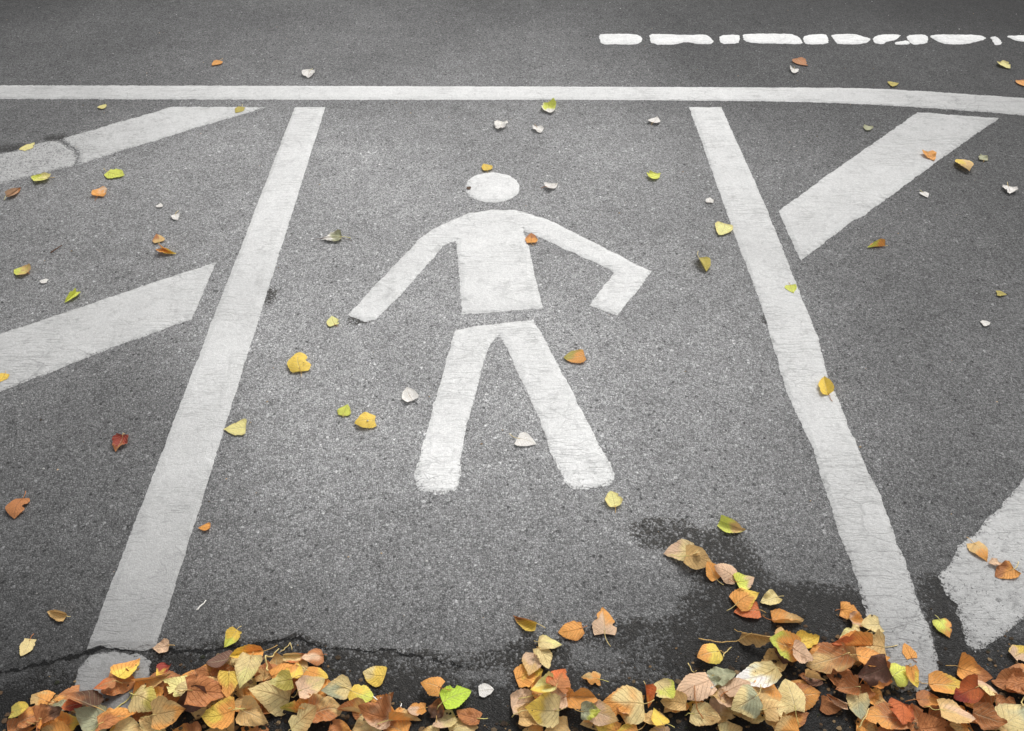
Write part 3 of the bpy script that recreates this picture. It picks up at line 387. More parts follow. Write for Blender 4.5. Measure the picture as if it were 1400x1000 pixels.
 (0.5692, 0.6079, 0.0388, 0.031, -99, 'TN', 'v', 1, 'thin tan leaf folded above the brown orange leaf', 'fallen leaves heaped at the road edge'),
 (0.4638, 0.5805, 0.059, 0.051, 108, 'OR/TN', 'f', 1, 'ochre leaf under the palest leaf of the middle pile', 'fallen leaves heaped at the road edge'),
 (0.4559, 0.6079, 0.0775, 0.0554, 100, 'CR/WH', 'f', 1, 'palest cream leaf, large and flat, in the middle pile', 'fallen leaves heaped at the road edge'),
 (0.4759, 0.5433, 0.0502, 0.0424, -80, 'TN/CR', 'd', 1, 'tan cream leaf below the ochre leaf in the middle pile', 'fallen leaves heaped at the road edge'),
 (0.4144, 0.5859, 0.056, 0.0437, -68, 'PK', 'f', 1, 'pink leaf under the palest cream leaf', 'fallen leaves heaped at the road edge'),
 (0.4193, 0.5486, 0.0602, 0.0512, 116, 'GG/CR', 'd', 1, 'pale green round leaf at the bottom of the middle pile', 'fallen leaves heaped at the road edge'),
 (0.3943, 0.6106, 0.0494, 0.042, -78, 'GG', 'k', 1, 'grey green leaf with fine veins at the top of the middle pile', 'fallen leaves heaped at the road edge'),
 (0.3679, 0.5941, 0.0333, 0.0296, -79, 'WH/GG', 'k', 1, 'grey white leaf under the grey green veined leaf', 'fallen leaves heaped at the road edge'),
 (0.3319, 0.5832, 0.0718, 0.0559, 111, 'PK', 'd', 1, 'large dusty pink leaf in the middle pile', 'fallen leaves heaped at the road edge'),
 (0.3502, 0.5368, 0.0527, 0.0399, -110, 'CR/TN', 'f', 1, 'cream tan leaf at the bottom below the dusty pink leaf', 'fallen leaves heaped at the road edge'),
 (0.2948, 0.5618, 0.0455, 0.0331, 77, 'TN', 'c', 1, 'tan curled leaf left of the dusty pink leaf', 'fallen leaves heaped at the road edge'),
 (0.2814, 0.5832, 0.048, 0.0414, 204, 'CR/LG', 'f', 1, 'narrow cream lime leaf upright beside the red orange one', 'fallen leaves heaped at the road edge'),
 (0.2505, 0.5765, 0.043, 0.0355, 180, 'RO/OR', 'v', 1, 'small red orange leaf in the middle pile', 'fallen leaves heaped at the road edge'),
 (0.2026, 0.5591, 0.0789, 0.0666, 91, 'CR/OR', 'd', 1, 'largest cream orange leaf at the left of the middle pile', 'fallen leaves heaped at the road edge'),
 (0.2646, 0.5368, 0.0362, 0.0335, 20, 'Y', 'f', 1, 'yellow leaf at the bottom edge of the middle pile', 'fallen leaves heaped at the road edge'),
 (0.1671, 0.5368, 0.0548, 0.0415, -117, 'PK/TN', 'f', 1, 'pink tan leaf at the bottom edge, left of the largest cream orange leaf', 'fallen leaves heaped at the road edge'),
 (0.129, 0.5697, 0.0581, 0.0475, -97, 'OR', 'v', 1, 'orange leaf folded into a spoon shape in the middle pile', 'fallen leaves heaped at the road edge'),
 (0.1419, 0.5407, 0.0351, 0.0289, -93, 'GG/LG', 'k', 1, 'small green leaf under the spoon shaped orange leaf', 'fallen leaves heaped at the road edge'),
 (0.077, 0.5591, 0.048, 0.0376, 105, 'PK', 'k', 1, 'pink striped leaf behind the two pale left leaves of the middle pile', 'fallen leaves heaped at the road edge'),
 (0.0536, 0.5433, 0.0627, 0.0518, 84, 'CR/Y', 'f', 1, 'lower cream leaf at the left end of the middle pile', 'fallen leaves heaped at the road edge'),
 (0.0546, 0.5832, 0.0462, 0.0389, 97, 'PY/Y', 'c', 1, 'yellowish cream leaf at the left end of the middle pile', 'fallen leaves heaped at the road edge'),
 (0.0895, 0.601, 0.0491, 0.0447, -25, 'BR/RO', 'd', 1, 'rusty brown leaf above the yellowish cream ones', 'fallen leaves heaped at the road edge'),
 (0.0392, 0.6359, 0.0505, 0.0428, 166, 'PK/TN', 'f', 1, 'pink tan leaf at the top left of the middle pile', 'fallen leaves heaped at the road edge'),
 (0.0633, 0.6459, 0.0455, 0.0336, 203, 'CR', 'f', 1, 'cream leaf overlapping the pink tan one at the top left of the middle pile', 'fallen leaves heaped at the road edge'),
 (0.0741, 0.6765, 0.0478, 0.035, -95, 'CR/PY', 'd', 1, 'pale cream leaf below the squarish orange leaf', 'fallen leaves heaped at the road edge'),
 (-0.8739, 0.5724, 0.0458, 0.0389, 69, 'OR/TN', 'd', 1, 'orange tan leaf with curved stalk at the far left of the left pile', 'fallen leaves heaped at the road edge'),
 (-0.8924, 0.5486, 0.0351, 0.0285, -80, 'OL/Y', 'f', 1, 'olive yellow leaf at the far left bottom', 'fallen leaves heaped at the road edge'),
 (-0.8265, 0.5765, 0.0433, 0.0315, 118, 'BR/OR', 'd', 1, 'brown humped leaf right of the orange tan leaf at far left', 'fallen leaves heaped at the road edge'),
 (-0.8251, 0.5551, 0.0303, 0.0238, 89, 'GG', 'f', 1, 'small grey green leaf under the brown humped leaf', 'fallen leaves heaped at the road edge'),
 (-0.7998, 0.5525, 0.0326, 0.0261, 116, 'RD/RO', 'f', 1, 'dark red leaf in the lower left pile', 'fallen leaves heaped at the road edge'),
 (-0.7604, 0.5329, 0.0627, 0.0473, 76, 'GG', 'f', 1, 'grey green striped leaf at the bottom left', 'fallen leaves heaped at the road edge'),
 (-0.8261, 0.5304, 0.0502, 0.044, -70, 'BR/DK', 'k', 1, 'dark brown leaf at the bottom left corner', 'fallen leaves heaped at the road edge'),
 (-0.7834, 0.5591, 0.0682, 0.0546, 71, 'DK/BR', 'v', 1, 'long dark leaf ridge behind the grey green striped leaf', 'fallen leaves heaped at the road edge'),
 (-0.7536, 0.59, 0.0385, 0.0343, 118, 'BR/RO', 'd', 1, 'rust brown leaf on the dirty end of the left line', 'fallen leaves heaped at the road edge'),
 (-0.7254, 0.6289, 0.0502, 0.0425, -22, 'Y/OR', 'c', 1, 'yellow orange leaf standing on the dirty line end', 'fallen leaves heaped at the road edge'),
 (-0.671, 0.6065, 0.0698, 0.059, -84, 'OR/TN', 'v', 1, 'long orange tan leaf right of the dirty line end', 'fallen leaves heaped at the road edge'),
 (-0.6546, 0.6162, 0.0286, 0.0275, 158, 'RD/Y', 'c', 1, 'small red rimmed leaf at the top of the left pile', 'fallen leaves heaped at the road edge'),
 (-0.7071, 0.5329, 0.0647, 0.0473, -68, 'BR/OR', 'k', 1, 'crinkled copper leaf at the bottom of the left pile', 'fallen leaves heaped at the road edge'),
 (-0.6868, 0.5738, 0.0356, 0.0268, 93, 'OL/LG', 'f', 1, 'olive leaf above the big sand coloured leaf', 'fallen leaves heaped at the road edge'),
 (-0.6618, 0.5591, 0.0682, 0.0487, -116, 'CR/OL', 'd', 1, 'big sand coloured leaf in the left pile', 'fallen leaves heaped at the road edge'),
 (-0.6239, 0.5914, 0.0487, 0.0424, 71, 'PY', 'f', 1, 'pale yellow leaf in the left pile, right of the red rimmed one', 'fallen leaves heaped at the road edge'),
 (-0.5882, 0.5765, 0.0513, 0.0435, 92, 'CR', 'd', 1, 'cream leaf right of the pale yellow one in the left pile', 'fallen leaves heaped at the road edge'),
 (-0.5808, 0.5591, 0.0581, 0.0465, 107, 'PU/DK', 'v', 1, 'dark grey brown leaf under the cream leaf of the left pile', 'fallen leaves heaped at the road edge'),
 (-0.6148, 0.5368, 0.0577, 0.0482, -79, 'TN/OR', 'f', 1, 'tan leaf at the bottom of the left pile', 'fallen leaves heaped at the road edge'),
 (-0.5673, 0.59, 0.041, 0.0334, 79, 'TN', 'f', 1, 'tan leaf left of the dark purple brown leaf', 'fallen leaves heaped at the road edge'),
 (-0.5498, 0.5697, 0.0657, 0.0552, -81, 'BR', 'k', 1, 'wrinkled brown leaf below the dark purple brown leaf', 'fallen leaves heaped at the road edge'),
 (-0.5542, 0.6359, 0.0472, 0.0435, 100, 'PU', 'f', 1, 'dark purple brown leaf at the top of the left pile', 'fallen leaves heaped at the road edge'),
 (-0.5211, 0.5859, 0.048, 0.0355, 188, 'Y/OR', 'f', 1, 'yellow ochre leaf beneath the dark purple brown leaf', 'fallen leaves heaped at the road edge'),
 (-0.5084, 0.656, 0.0581, 0.0482, 112, 'OR/Y', 'v', 1, 'orange folded leaf at the top of the left pile', 'fallen leaves heaped at the road edge'),
 (-0.4635, 0.6176, 0.0446, 0.0356, 4, 'TN/BR', 'f', 1, 'tan brown leaf right of the tall pale leaf', 'fallen leaves heaped at the road edge'),
 (-0.4925, 0.6106, 0.0598, 0.0499, 169, 'CR/PY', 'f', 1, 'tall pale leaf in the centre of the left pile', 'fallen leaves heaped at the road edge'),
 (-0.4899, 0.5631, 0.0505, 0.0439, 116, 'OR/TN', 'f', 1, 'orange tan leaf below the tall pale leaf', 'fallen leaves heaped at the road edge'),
 (-0.4464, 0.5751, 0.0718, 0.055, 82, 'CR', 'd', 1, 'wide cream leaf in the centre of the left pile', 'fallen leaves heaped at the road edge'),
 (-0.527, 0.5329, 0.0622, 0.0542, 99, 'OR/Y', 'f', 1, 'golden leaf at the bottom centre of the left pile', 'fallen leaves heaped at the road edge'),
 (-0.4651, 0.5368, 0.0552, 0.0427, -110, 'TN', 'k', 1, 'tan crumpled leaf at the bottom centre of the left pile', 'fallen leaves heaped at the road edge'),
 (-0.4219, 0.6106, 0.0491, 0.043, -63, 'OR', 'd', 1, 'salmon orange leaf right of the curved stalk', 'fallen leaves heaped at the road edge'),
 (-0.4031, 0.6134, 0.0364, 0.03, -4, 'Y/OR', 'c', 1, 'yellow leaf edge overlapping the salmon orange leaf', 'fallen leaves heaped at the road edge'),
 (-0.4115, 0.6517, 0.0475, 0.038, -79, 'CR/RO', 'v', 1, 'cream and red folded leaf at the top right of the left pile', 'fallen leaves heaped at the road edge'),
 (-0.3815, 0.6488, 0.0396, 0.0343, 111, 'BR/PK', 'd', 1, 'brown leaf beside the cream and red folded one', 'fallen leaves heaped at the road edge'),
 (-0.3652, 0.6106, 0.0439, 0.0318, -107, 'OR/Y', 'd', 1, 'golden orange leaf on the right side of the left pile', 'fallen leaves heaped at the road edge'),
 (-0.3661, 0.5832, 0.0513, 0.0389, -65, 'PK/CR', 'f', 1, 'pale pink leaf below the golden orange leaf of the left pile', 'fallen leaves heaped at the road edge'),
 (-0.3237, 0.5832, 0.0539, 0.0389, 112, 'CR/GG', 'f', 1, 'cream green leaf on the right side of the left pile', 'fallen leaves heaped at the road edge'),
 (-0.3962, 0.5472, 0.0602, 0.0482, 77, 'OR/OL', 'v', 1, 'olive orange folded leaf below the salmon orange one', 'fallen leaves heaped at the road edge'),
 (-0.4212, 0.5859, 0.0385, 0.0307, 111, 'OL/PY', 'f', 1, 'olive leaf between salmon orange leaf and wide cream leaf', 'fallen leaves heaped at the road edge'),
 (-0.3387, 0.5486, 0.0602, 0.0468, -74, 'BR/TN', 'k', 1, 'wrinkled tan brown leaf under the pale pink leaf', 'fallen leaves heaped at the road edge'),
 (-0.3731, 0.5304, 0.0548, 0.0462, -62, 'CR/TN', 'f', 1, 'cream leaf at the bottom right of the left pile', 'fallen leaves heaped at the road edge'),
 (-0.2623, 0.6176, 0.0439, 0.0403, 80, 'Y/CR', 'd', 1, 'yellow leaf at the right tip of the left pile', 'fallen leaves heaped at the road edge'),
 (-0.279, 0.5751, 0.0484, 0.0406, -109, 'Y/LG', 'd', 1, 'bright yellow leaf below the right tip of the left pile', 'fallen leaves heaped at the road edge'),
 (-0.2953, 0.5459, 0.0502, 0.0401, 79, 'TN/BR', 'v', 1, 'tan leaf with dark fold under the bright yellow leaf', 'fallen leaves heaped at the road edge'),
 (-0.2473, 0.5368, 0.0573, 0.0503, 85, 'PK/BR', 'k', 1, 'pink brown leaf at the bottom between the left pile and the gap', 'fallen leaves heaped at the road edge'),
 (-0.1934, 0.5329, 0.0573, 0.0458, -84, 'OR/TN', 'v', 1, 'orange tan folded leaf at the bottom of the gap', 'fallen leaves heaped at the road edge'),
 (-0.1749, 0.5512, 0.0329, 0.0285, 100, 'OR/PK', 'f', 1, 'orange pink leaf left of the brown leaf in the gap', 'fallen leaves heaped at the road edge'),
 (-0.1241, 0.5329, 0.0448, 0.0348, 116, 'CR/PK', 'f', 1, 'cream leaf at the bottom below the bright lime green leaf', 'fallen leaves heaped at the road edge'),
 (-0.0803, 0.5407, 0.0452, 0.0348, 75, 'BR', 'k', 1, 'brown leaf at the bottom right of the bright lime green leaf', 'fallen leaves heaped at the road edge'),
 (-0.1374, 0.5538, 0.0346, 0.0316, -6, 'DK/BR', 'k', 1, 'dark brown leaf under the orange leaf of the gap', 'fallen leaves heaped at the road edge'),
 (-1.2058, 3.1343, 0.0509, 0.0427, 155, 'OR', 'f', 2, 'small bright orange leaf on the dark asphalt beyond the far line, left of centre', 'single fallen leaves on the asphalt'),
 (-0.8129, 3.0392, 0.0597, 0.0495, 181, 'WH', 'k', 2, 'pale crumpled leaf just beyond the far line, above the left line', 'single fallen leaves on the asphalt'),
 (1.1835, 3.1407, 0.068, 0.0556, 204, 'BR', 'f', 2, 'brown leaf between the flaked lane line and the far line', 'single fallen leaves on the asphalt'),
 (1.1349, 3.0642, 0.0439, 0.037, 164, 'WH', 'c', 2, 'pale leaf scrap touching the brown leaf below the flaked lane line', 'single fallen leaves on the asphalt'),
 (2.0004, 3.1149, 0.056, 0.0474, 203, 'PY', 'c', 2, 'pale yellow leaf below the right end of the flaked lane line', 'single fallen leaves on the asphalt'),
 (1.5002, 2.9599, 0.0428, 0.0403, -84, 'OL', 'f', 2, 'olive yellow leaf at the far edge of the bending white line', 'single fallen leaves on the asphalt'),
 (2.006, 2.9599, 0.0524, 0.0421, 184, 'OR', 'f', 2, 'orange leaf cut by the frame beside the bend of the far line', 'single fallen leaves on the asphalt'),
 (-1.5432, 2.7814, 0.0338, 0.0301, -24, 'PY', 'f', 2, 'tiny pale yellow leaf in the gap below the far line, far left', 'single fallen leaves on the asphalt'),
 (-1.0205, 2.7539, 0.0478, 0.0398, 163, 'OL', 'f', 2, 'olive yellow leaf on the pointed tip of the upper left stripe', 'single fallen leaves on the asphalt'),
 (-1.7029, 2.497, 0.055, 0.0409, -23, 'PY', 'f', 2, 'pale olive leaf on the worn end of the upper left stripe', 'single fallen leaves on the asphalt'),
 (-1.5791, 2.2949, 0.0621, 0.0491, 87, 'PY/LG', 'c', 2, 'long pale lime leaf along the lower edge of the upper left stripe', 'single fallen leaves on the asphalt'),
 (-1.338, 2.3213, 0.069, 0.0557, -110, 'LG', 'f', 2, 'lime yellow leaf on asphalt below the upper left stripe', 'single fallen leaves on the asphalt'),
 (-1.6341, 2.2179, 0.0624, 0.0506, -24, 'PK/BR', 'v', 2, 'pinkish brown folded leaf near the frame edge below the upper left stripe', 'single fallen leaves on the asphalt'),
 (-1.3458, 2.2179, 0.055, 0.0484, -5, 'OR/PK', 'k', 2, 'orange tan crumpled leaf below the lime yellow one at left', 'single fallen leaves on the asphalt'),
 (-1.0619, 2.0766, 0.0374, 0.0277, 208, 'WH', 'k', 2, 'small whitish crumpled leaf left of the left line', 'single fallen leaves on the asphalt'),
 (-1.1333, 2.1439, 0.0246, 0.0213, 3, 'WH', 'f', 2, 'tiny white scrap above the small whitish leaf at left', 'single fallen leaves on the asphalt'),
 (-1.0873, 1.971, 0.048, 0.0342, 27, 'TN/BR', 'f', 2, 'tan brown leaf just above the orange and yellow folded leaf at left', 'single fallen leaves on the asphalt'),
 (-1.0321, 1.9063, 0.056, 0.0534, -116, 'OR/Y', 'v', 2, 'orange and yellow folded leaf above the tip of the left stripe', 'single fallen leaves on the asphalt'),
 (-1.436, 1.8135, 0.0507, 0.0478, 71, 'TN/LG', 'c', 2, 'tan and green leaf above the left stripe near the frame edge', 'single fallen leaves on the asphalt'),
 (-1.355, 1.7673, 0.0222, 0.0191, 90, 'WH', 'f', 2, 'tiny pale scrap right of the tan and green leaf', 'single fallen leaves on the asphalt'),
 (-1.2499, 1.6972, 0.0491, 0.0392, 160, 'LG', 'v', 2, 'lime green folded leaf above the upper edge of the left stripe', 'single fallen leaves on the asphalt'),
 (-1.3044, 1.3842, 0.0342, 0.0289, 170, 'Y', 'f', 2, 'bright yellow leaf at the left frame edge on the left stripe', 'single fallen leaves on the asphalt'),
 (-0.5526, 1.971, 0.0609, 0.0453, 101, 'GG/WH', 'k', 2, 'grey crumpled leaf with stalk between the left line and the pedestrian arm', 'single fallen leaves on the asphalt'),
 (-0.4928, 1.6004, 0.0394, 0.0351, 22, 'PY', 'f', 2, 'pale yellow leaf beside the hand of the straight pedestrian arm', 'single fallen leaves on the asphalt'),
 (-0.5578, 1.4414, 0.0735, 0.058, 13, 'Y', 'd', 2, 'large golden yellow leaf right of the left line', 'single fallen leaves on the asphalt'),
 (-0.0874, 2.366, 0.0435, 0.0378, 21, 'Y', 'f', 2, 'yellow leaf touching the top of the pedestrian head', 'single fallen leaves on the asphalt'),
 (-0.1426, 2.239, 0.0185, 0.0154, 190, 'DK', 'f', 2, 'dark brown scrap on the left rim of the pedestrian head', 'single fallen leaves on the asphalt'),
 (0.1373, 2.7593, 0.0718, 0.0544, 185, 'LG/WH', 'c', 2, 'lime leaf with pale side below the middle of the far line', 'single fallen leaves on the asphalt'),
 (0.0982, 2.6112, 0.0446, 0.0378, 198, 'WH', 'k', 2, 'pale leaf below the lime leaf near the far line', 'single fallen leaves on the asphalt'),
 (-0.04, 2.6369, 0.0588, 0.0497, 167, 'WH', 'k', 2, 'pale curled leaf above and right of the pedestrian head', 'single fallen leaves on the asphalt'),
 (0.5283, 2.6787, 0.0507, 0.0415, -27, 'WH', 'c', 2, 'whitish cupped leaf left of the far end of the right line', 'single fallen leaves on the asphalt'),
 (0.4803, 2.3124, 0.0494, 0.0433, -66, 'LG', 'c', 2, 'lime yellow leaf above the bent pedestrian arm', 'single fallen leaves on the asphalt'),
 (0.1334, 2.2517, 0.0488, 0.0395, -64, 'WH', 'c', 2, 'whitish leaf with stalk right of the pedestrian head', 'single fallen leaves on the asphalt'),
 (0.0584, 1.971, 0.0512, 0.0368, -1, 'OR/BR', 'f', 2, 'orange brown leaf under the armpit of the bent pedestrian arm', 'single fallen leaves on the asphalt'),
 (0.641, 2.1723, 0.0286, 0.0259, -8, 'WH', 'f', 2, 'small white leaf just left of the right line', 'single fallen leaves on the asphalt'),
 (0.6544, 2.0118, 0.0688, 0.0553, 154, 'PY', 'c', 2, 'cream yellow leaf touching the left edge of the right line', 'single fallen leaves on the asphalt'),
 (0.5647, 1.8404, 0.0683, 0.0547, 190, 'OL', 'v', 2, 'narrow olive leaf curled on edge between the bent elbow and right line', 'single fallen leaves on the asphalt'),
 (0.7981, 1.7319, 0.0362, 0.0335, 182, 'LG', 'f', 2, 'pale lime leaf on the right line', 'single fallen leaves on the asphalt'),
 (0.7953, 1.3589, 0.0648, 0.0519, -6, 'Y', 'v', 2, 'bright yellow folded leaf standing on the right line', 'single fallen leaves on the asphalt'),
 (1.2924, 2.6215, 0.0359, 0.0335, 153, 'GG', 'c', 2, 'small grey leaf left of the upper right stripe', 'single fallen leaves on the asphalt'),
 (1.4492, 2.4304, 0.053, 0.0463, 186, 'OR', 'k', 2, 'orange leaf lying on the upper right stripe', 'single fallen leaves on the asphalt'),
 (1.5425, 2.3705, 0.0832, 0.0588, 171, 'Y/TN', 'd', 2, 'large yellow leaf right of the upper right stripe', 'single fallen leaves on the asphalt'),
 (1.63, 2.4257, 0.0366, 0.0321, -9, 'GG', 'k', 2, 'small grey leaf right of the large yellow leaf at upper right', 'single fallen leaves on the asphalt'),
 (1.3518, 2.2012, 0.0327, 0.0262, 191, 'WH', 'f', 2, 'small pale leaf below the upper right stripe', 'single fallen leaves on the asphalt'),
 (1.6354, 2.2263, 0.0515, 0.0445, 161, 'WH', 'k', 2, 'pale wrinkled leaf at the right frame edge', 'single fallen leaves on the asphalt'),
 (1.1028, 1.9276, 0.0562, 0.0452, 96, 'OR/LG', 'v', 2, 'orange leaf with green tip below the upper right stripe', 'single fallen leaves on the asphalt'),
 (1.3933, 1.7129, 0.0273, 0.0238, -104, 'OL', 'f', 2, 'small dark olive leaf near the right frame edge', 'single fallen leaves on the asphalt'),
 (1.2977, 1.5916, 0.0249, 0.0215, -80, 'WH', 'f', 2, 'small whitish scrap below the olive leaf at right', 'single fallen leaves on the asphalt'),
 (0.1634, 1.46, 0.0569, 0.049, 99, 'OR/OL', 'f', 2, 'orange and olive leaf right of the pedestrian legs', 'single fallen leaves on the asphalt'),
 (-0.2593, 1.3291, 0.0494, 0.0396, 23, 'WH', 'c', 2, 'white leaf left of the pedestrian legs', 'single fallen leaves on the asphalt'),
 (-0.412, 1.2785, 0.0385, 0.035, -10, 'LG', 'f', 2, 'pale lime leaf with long stalk, left of the yellow leaf', 'single fallen leaves on the asphalt'),
 (-0.3582, 1.2387, 0.0497, 0.0468, 101, 'Y', 'd', 2, 'yellow leaf beside the pale lime one, left of the pedestrian legs', 'single fallen leaves on the asphalt'),
 (-0.6704, 1.2181, 0.0542, 0.048, 97, 'PY', 'f', 2, 'cream lime leaf touching the right edge of the left line', 'single fallen leaves on the asphalt'),
 (0.0367, 1.1823, 0.0502, 0.0429, -112, 'WH', 'f', 2, 'white leaf between the pedestrian legs', 'single fallen leaves on the asphalt'),
 (0.2264, 1.0159, 0.0448, 0.0378, 8, 'PY', 'c', 2, 'pale yellow leaf below the foot of the pedestrian symbol', 'single fallen leaves on the asphalt'),
 (-0.9304, 1.1712, 0.0463, 0.0379, 174, 'RD/BR', 'k', 2, 'reddish brown crumpled leaf on asphalt between left stripe and left line', 'single fallen leaves on the asphalt'),
 (-1.0982, 0.9908, 0.0533, 0.0454, 184, 'BR', 'd', 2, 'brown leaf near the left frame edge', 'single fallen leaves on the asphalt'),
 (-0.6693, 0.9419, 0.026, 0.0197, 98, 'OR', 'k', 2, 'small orange leaf scrap right of the left line', 'single fallen leaves on the asphalt'),
 (0.4804, 0.9456, 0.0578, 0.0462, -116, 'LG/TN', 'v', 2, 'lime and tan folded leaf above the damp patch', 'single fallen leaves on the asphalt'),
 (-0.9105, 0.7448, 0.0436, 0.0349, 78, 'TN', 'v', 2, 'tan triangular folded leaf left of the near end of the left line', 'single fallen leaves on the asphalt'),
 (-0.9416, 0.6721, 0.0352, 0.03, 174, 'CR', 'f', 2, 'cream leaf above the crack, far left', 'single fallen leaves on the asphalt'),
 (-0.6813, 0.6721, 0.034, 0.027, 97, 'PK', 'k', 2, 'pinkish crumpled leaf on the crack beside the left line', 'single fallen leaves on the asphalt'),
 (-0.5491, 0.6898, 0.0399, 0.0382, 155, 'Y/LG', 'v', 2, 'yellow triangular leaf standing just above the left leaf pile', 'single fallen leaves on the asphalt'),
 (0.0248, 0.7293, 0.0503, 0.043, 70, 'Y/BR', 'v', 2, 'yellow and brown leaf folded lengthwise, left of the pinkish orange leaf above the middle pile', 'single fallen leaves on the asphalt'),
 (0.1822, 0.7277, 0.056, 0.0484, 0, 'PK/OR', 'd', 2, 'pinkish orange leaf on asphalt above the middle pile', 'single fallen leaves on the asphalt'),
 (0.1155, 0.7048, 0.0499, 0.0408, 101, 'OR', 'd', 2, 'squarish orange leaf with a stalk at the edge of the damp patch', 'single fallen leaves on the asphalt'),
 (0.8537, 0.7109, 0.0393, 0.036, 189, 'LG/OR', 'd', 2, 'round green and orange leaf in the damp gap between right line and ragged stripe', 'single fallen leaves on the asphalt'),
 (0.9935, 0.8808, 0.0472, 0.0388, 193, 'TN/OR', 'd', 2, 'tan orange leaf on the ragged stripe', 'single fallen leaves on the asphalt'),
 (1.0243, 0.8326, 0.0498, 0.0375, 111, 'OR/BR', 'k', 2, 'orange brown leaf on the ragged stripe near the frame edge', 'single fallen leaves on the asphalt'),
 (1.0091, 0.8547, 0.0236, 0.0185, 102, 'PK', 'k', 2, 'small pink leaf bridging two orange leaves on the ragged stripe', 'single fallen leaves on the asphalt'),
 (0.9834, 0.6604, 0.0432, 0.0365, -64, 'PK/Y', 'f', 2, 'pink and yellow leaf under the ragged stripe at the frame edge', 'single fallen leaves on the asphalt'),
 (-0.048, 0.59, 0.0288, 0.025, -82, 'WH', 'k', 2, 'white crumpled leaf alone right of the bright lime leaf', 'single fallen leaves on the asphalt'),
 (-0.1021, 0.5751, 0.0573, 0.0442, -65, 'BG', 'f', 2, 'bright lime green leaf in the gap between the piles', 'single fallen leaves on the asphalt'),
 (-0.1509, 0.5927, 0.0419, 0.0367, 71, 'OR', 'd', 2, 'orange leaf left of the bright lime green leaf', 'single fallen leaves on the asphalt'),
 (0.1481, 0.612, 0.0357, 0.0268, 84, 'OR/TN', 'd', 2, 'small orange leaf with cream rim alone on the damp asphalt', 'single fallen leaves on the asphalt'),
 (0.3754, 0.6546, 0.0472, 0.0424, 105, 'Y/OR', 'd', 2, 'round yellow orange leaf on the dark damp asphalt above the middle pile', 'single fallen leaves on the asphalt'),
 (0.7661, 0.6662, 0.0307, 0.0254, 8, 'OR', 'f', 2, 'orange leaf on the near end of the right line', 'single fallen leaves on the asphalt'),
]
TWIGS = [
 ([(-1.3852, 1.8957), (-1.3768, 1.9133), (-1.366, 1.9312)], 0.0022, 'DK', 'short dark twig on asphalt between the two left stripes'),
 ([(-0.6327, 0.7495), (-0.6269, 0.7606), (-0.6191, 0.7702)], 0.0016, 'WH', 'pale straw splinter on asphalt right of the left line'),
 ([(-0.4537, 0.6106), (-0.4609, 0.6317), (-0.4589, 0.6488), (-0.4477, 0.6633)], 0.0018, 'CR', 'curved cream stalk rising from the left pile'),
 ([(-0.4477, 0.6633), (-0.4355, 0.6735), (-0.4335, 0.6854), (-0.4259, 0.6677)], 0.001, 'CR', 'thin forked pale stalk above the left pile'),
 ([(0.3658, 0.6913), (0.3932, 0.6839), (0.4287, 0.6824), (0.4613, 0.6883)], 0.0012, 'TN', 'thin pale twig left of the pointed tan leaf'),
 ([(0.402, 0.6459), (0.4109, 0.6633), (0.427, 0.6735)], 0.0012, 'CR', 'arched pale stalk right of the round yellow orange leaf'),
 ([(0.9239, 0.5499), (0.9382, 0.5671), (0.9548, 0.5832)], 0.0014, 'CR', 'cream stalk standing by the brown leaf at the right frame edge'),
 ([(-0.2034, 0.5538), (-0.2032, 0.5657)], 0.0012, 'WH', 'short white stalk in the gap of the left pile'),
 ([(-0.2555, 0.5724), (-0.238, 0.5618)], 0.0013, 'WH', 'white stalk splinter right of the bright yellow leaf'),
 ([(0.0, 0.5355), (0.0161, 0.5433), (0.0295, 0.5446)], 0.0011, 'CR', 'straight pale stalk left of the middle pile'),
 ([(0.3367, 0.6416), (0.3415, 0.6274), (0.3456, 0.6176)], 0.0011, 'CR', 'short pale stalk below the round yellow orange leaf'),
 ([(0.3438, 0.5304), (0.3322, 0.5499), (0.3333, 0.5832)], 0.0012, 'BR', 'dark stalk crossing the dusty pink leaf'),
 ([(0.6224, 0.5176), (0.6363, 0.5329), (0.6509, 0.5499)], 0.0013, 'CR', 'white stalk at the bottom of the right pile'),
 ([(-0.7302, 0.5538), (-0.7163, 0.5684), (-0.703, 0.5819)], 0.0014, 'PY', 'pale yellow stalk across the left pile below the dirty line end'),
 ([(-0.6008, 1.9637), (-0.5812, 1.9673), (-0.5212, 1.971), (-0.4877, 1.9564)], 0.0009, 'DK', 'thin dark twig through the grey crumpled leaf'),
]
HEAP_EDGE = [
 (-0.8994, 0.5304),
 (-0.888, 0.5671),
 (-0.7513, 0.5832),
 (-0.7328, 0.6176),
 (-0.6474, 0.6106),
 (-0.5598, 0.6359),
 (-0.5061, 0.6459),
 (-0.3638, 0.6359),
 (-0.3154, 0.5914),
 (-0.2551, 0.6037),
 (-0.2368, 0.5631),
 (-0.1863, 0.5278),
 (-0.1341, 0.5433),
 (-0.0665, 0.5278),
 (-0.0132, 0.5049),
 (0.0208, 0.6106),
 (0.0492, 0.6459),
 (0.0891, 0.59),
 (0.1353, 0.5631),
 (0.2723, 0.5765),
 (0.3289, 0.59),
 (0.4718, 0.6176),
 (0.4985, 0.675),
 (0.5697, 0.675),
 (0.6367, 0.6604),
 (0.6834, 0.7124),
 (0.7029, 0.6459),
 (0.7149, 0.5765),
 (0.8059, 0.5832),
 (0.8715, 0.6106),
 (0.9777, 0.6317),
 (1.0718, 0.6531),
]

CAM_H, CAM_TILT, CAM_LENS = 1.5, 46.3, 28.0
LIGHT = 1.22            # how bright a white surface comes out under this sky; the greys above are divided by it
scene = bpy.context.scene
COL = scene.collection
rng = random.Random(5)

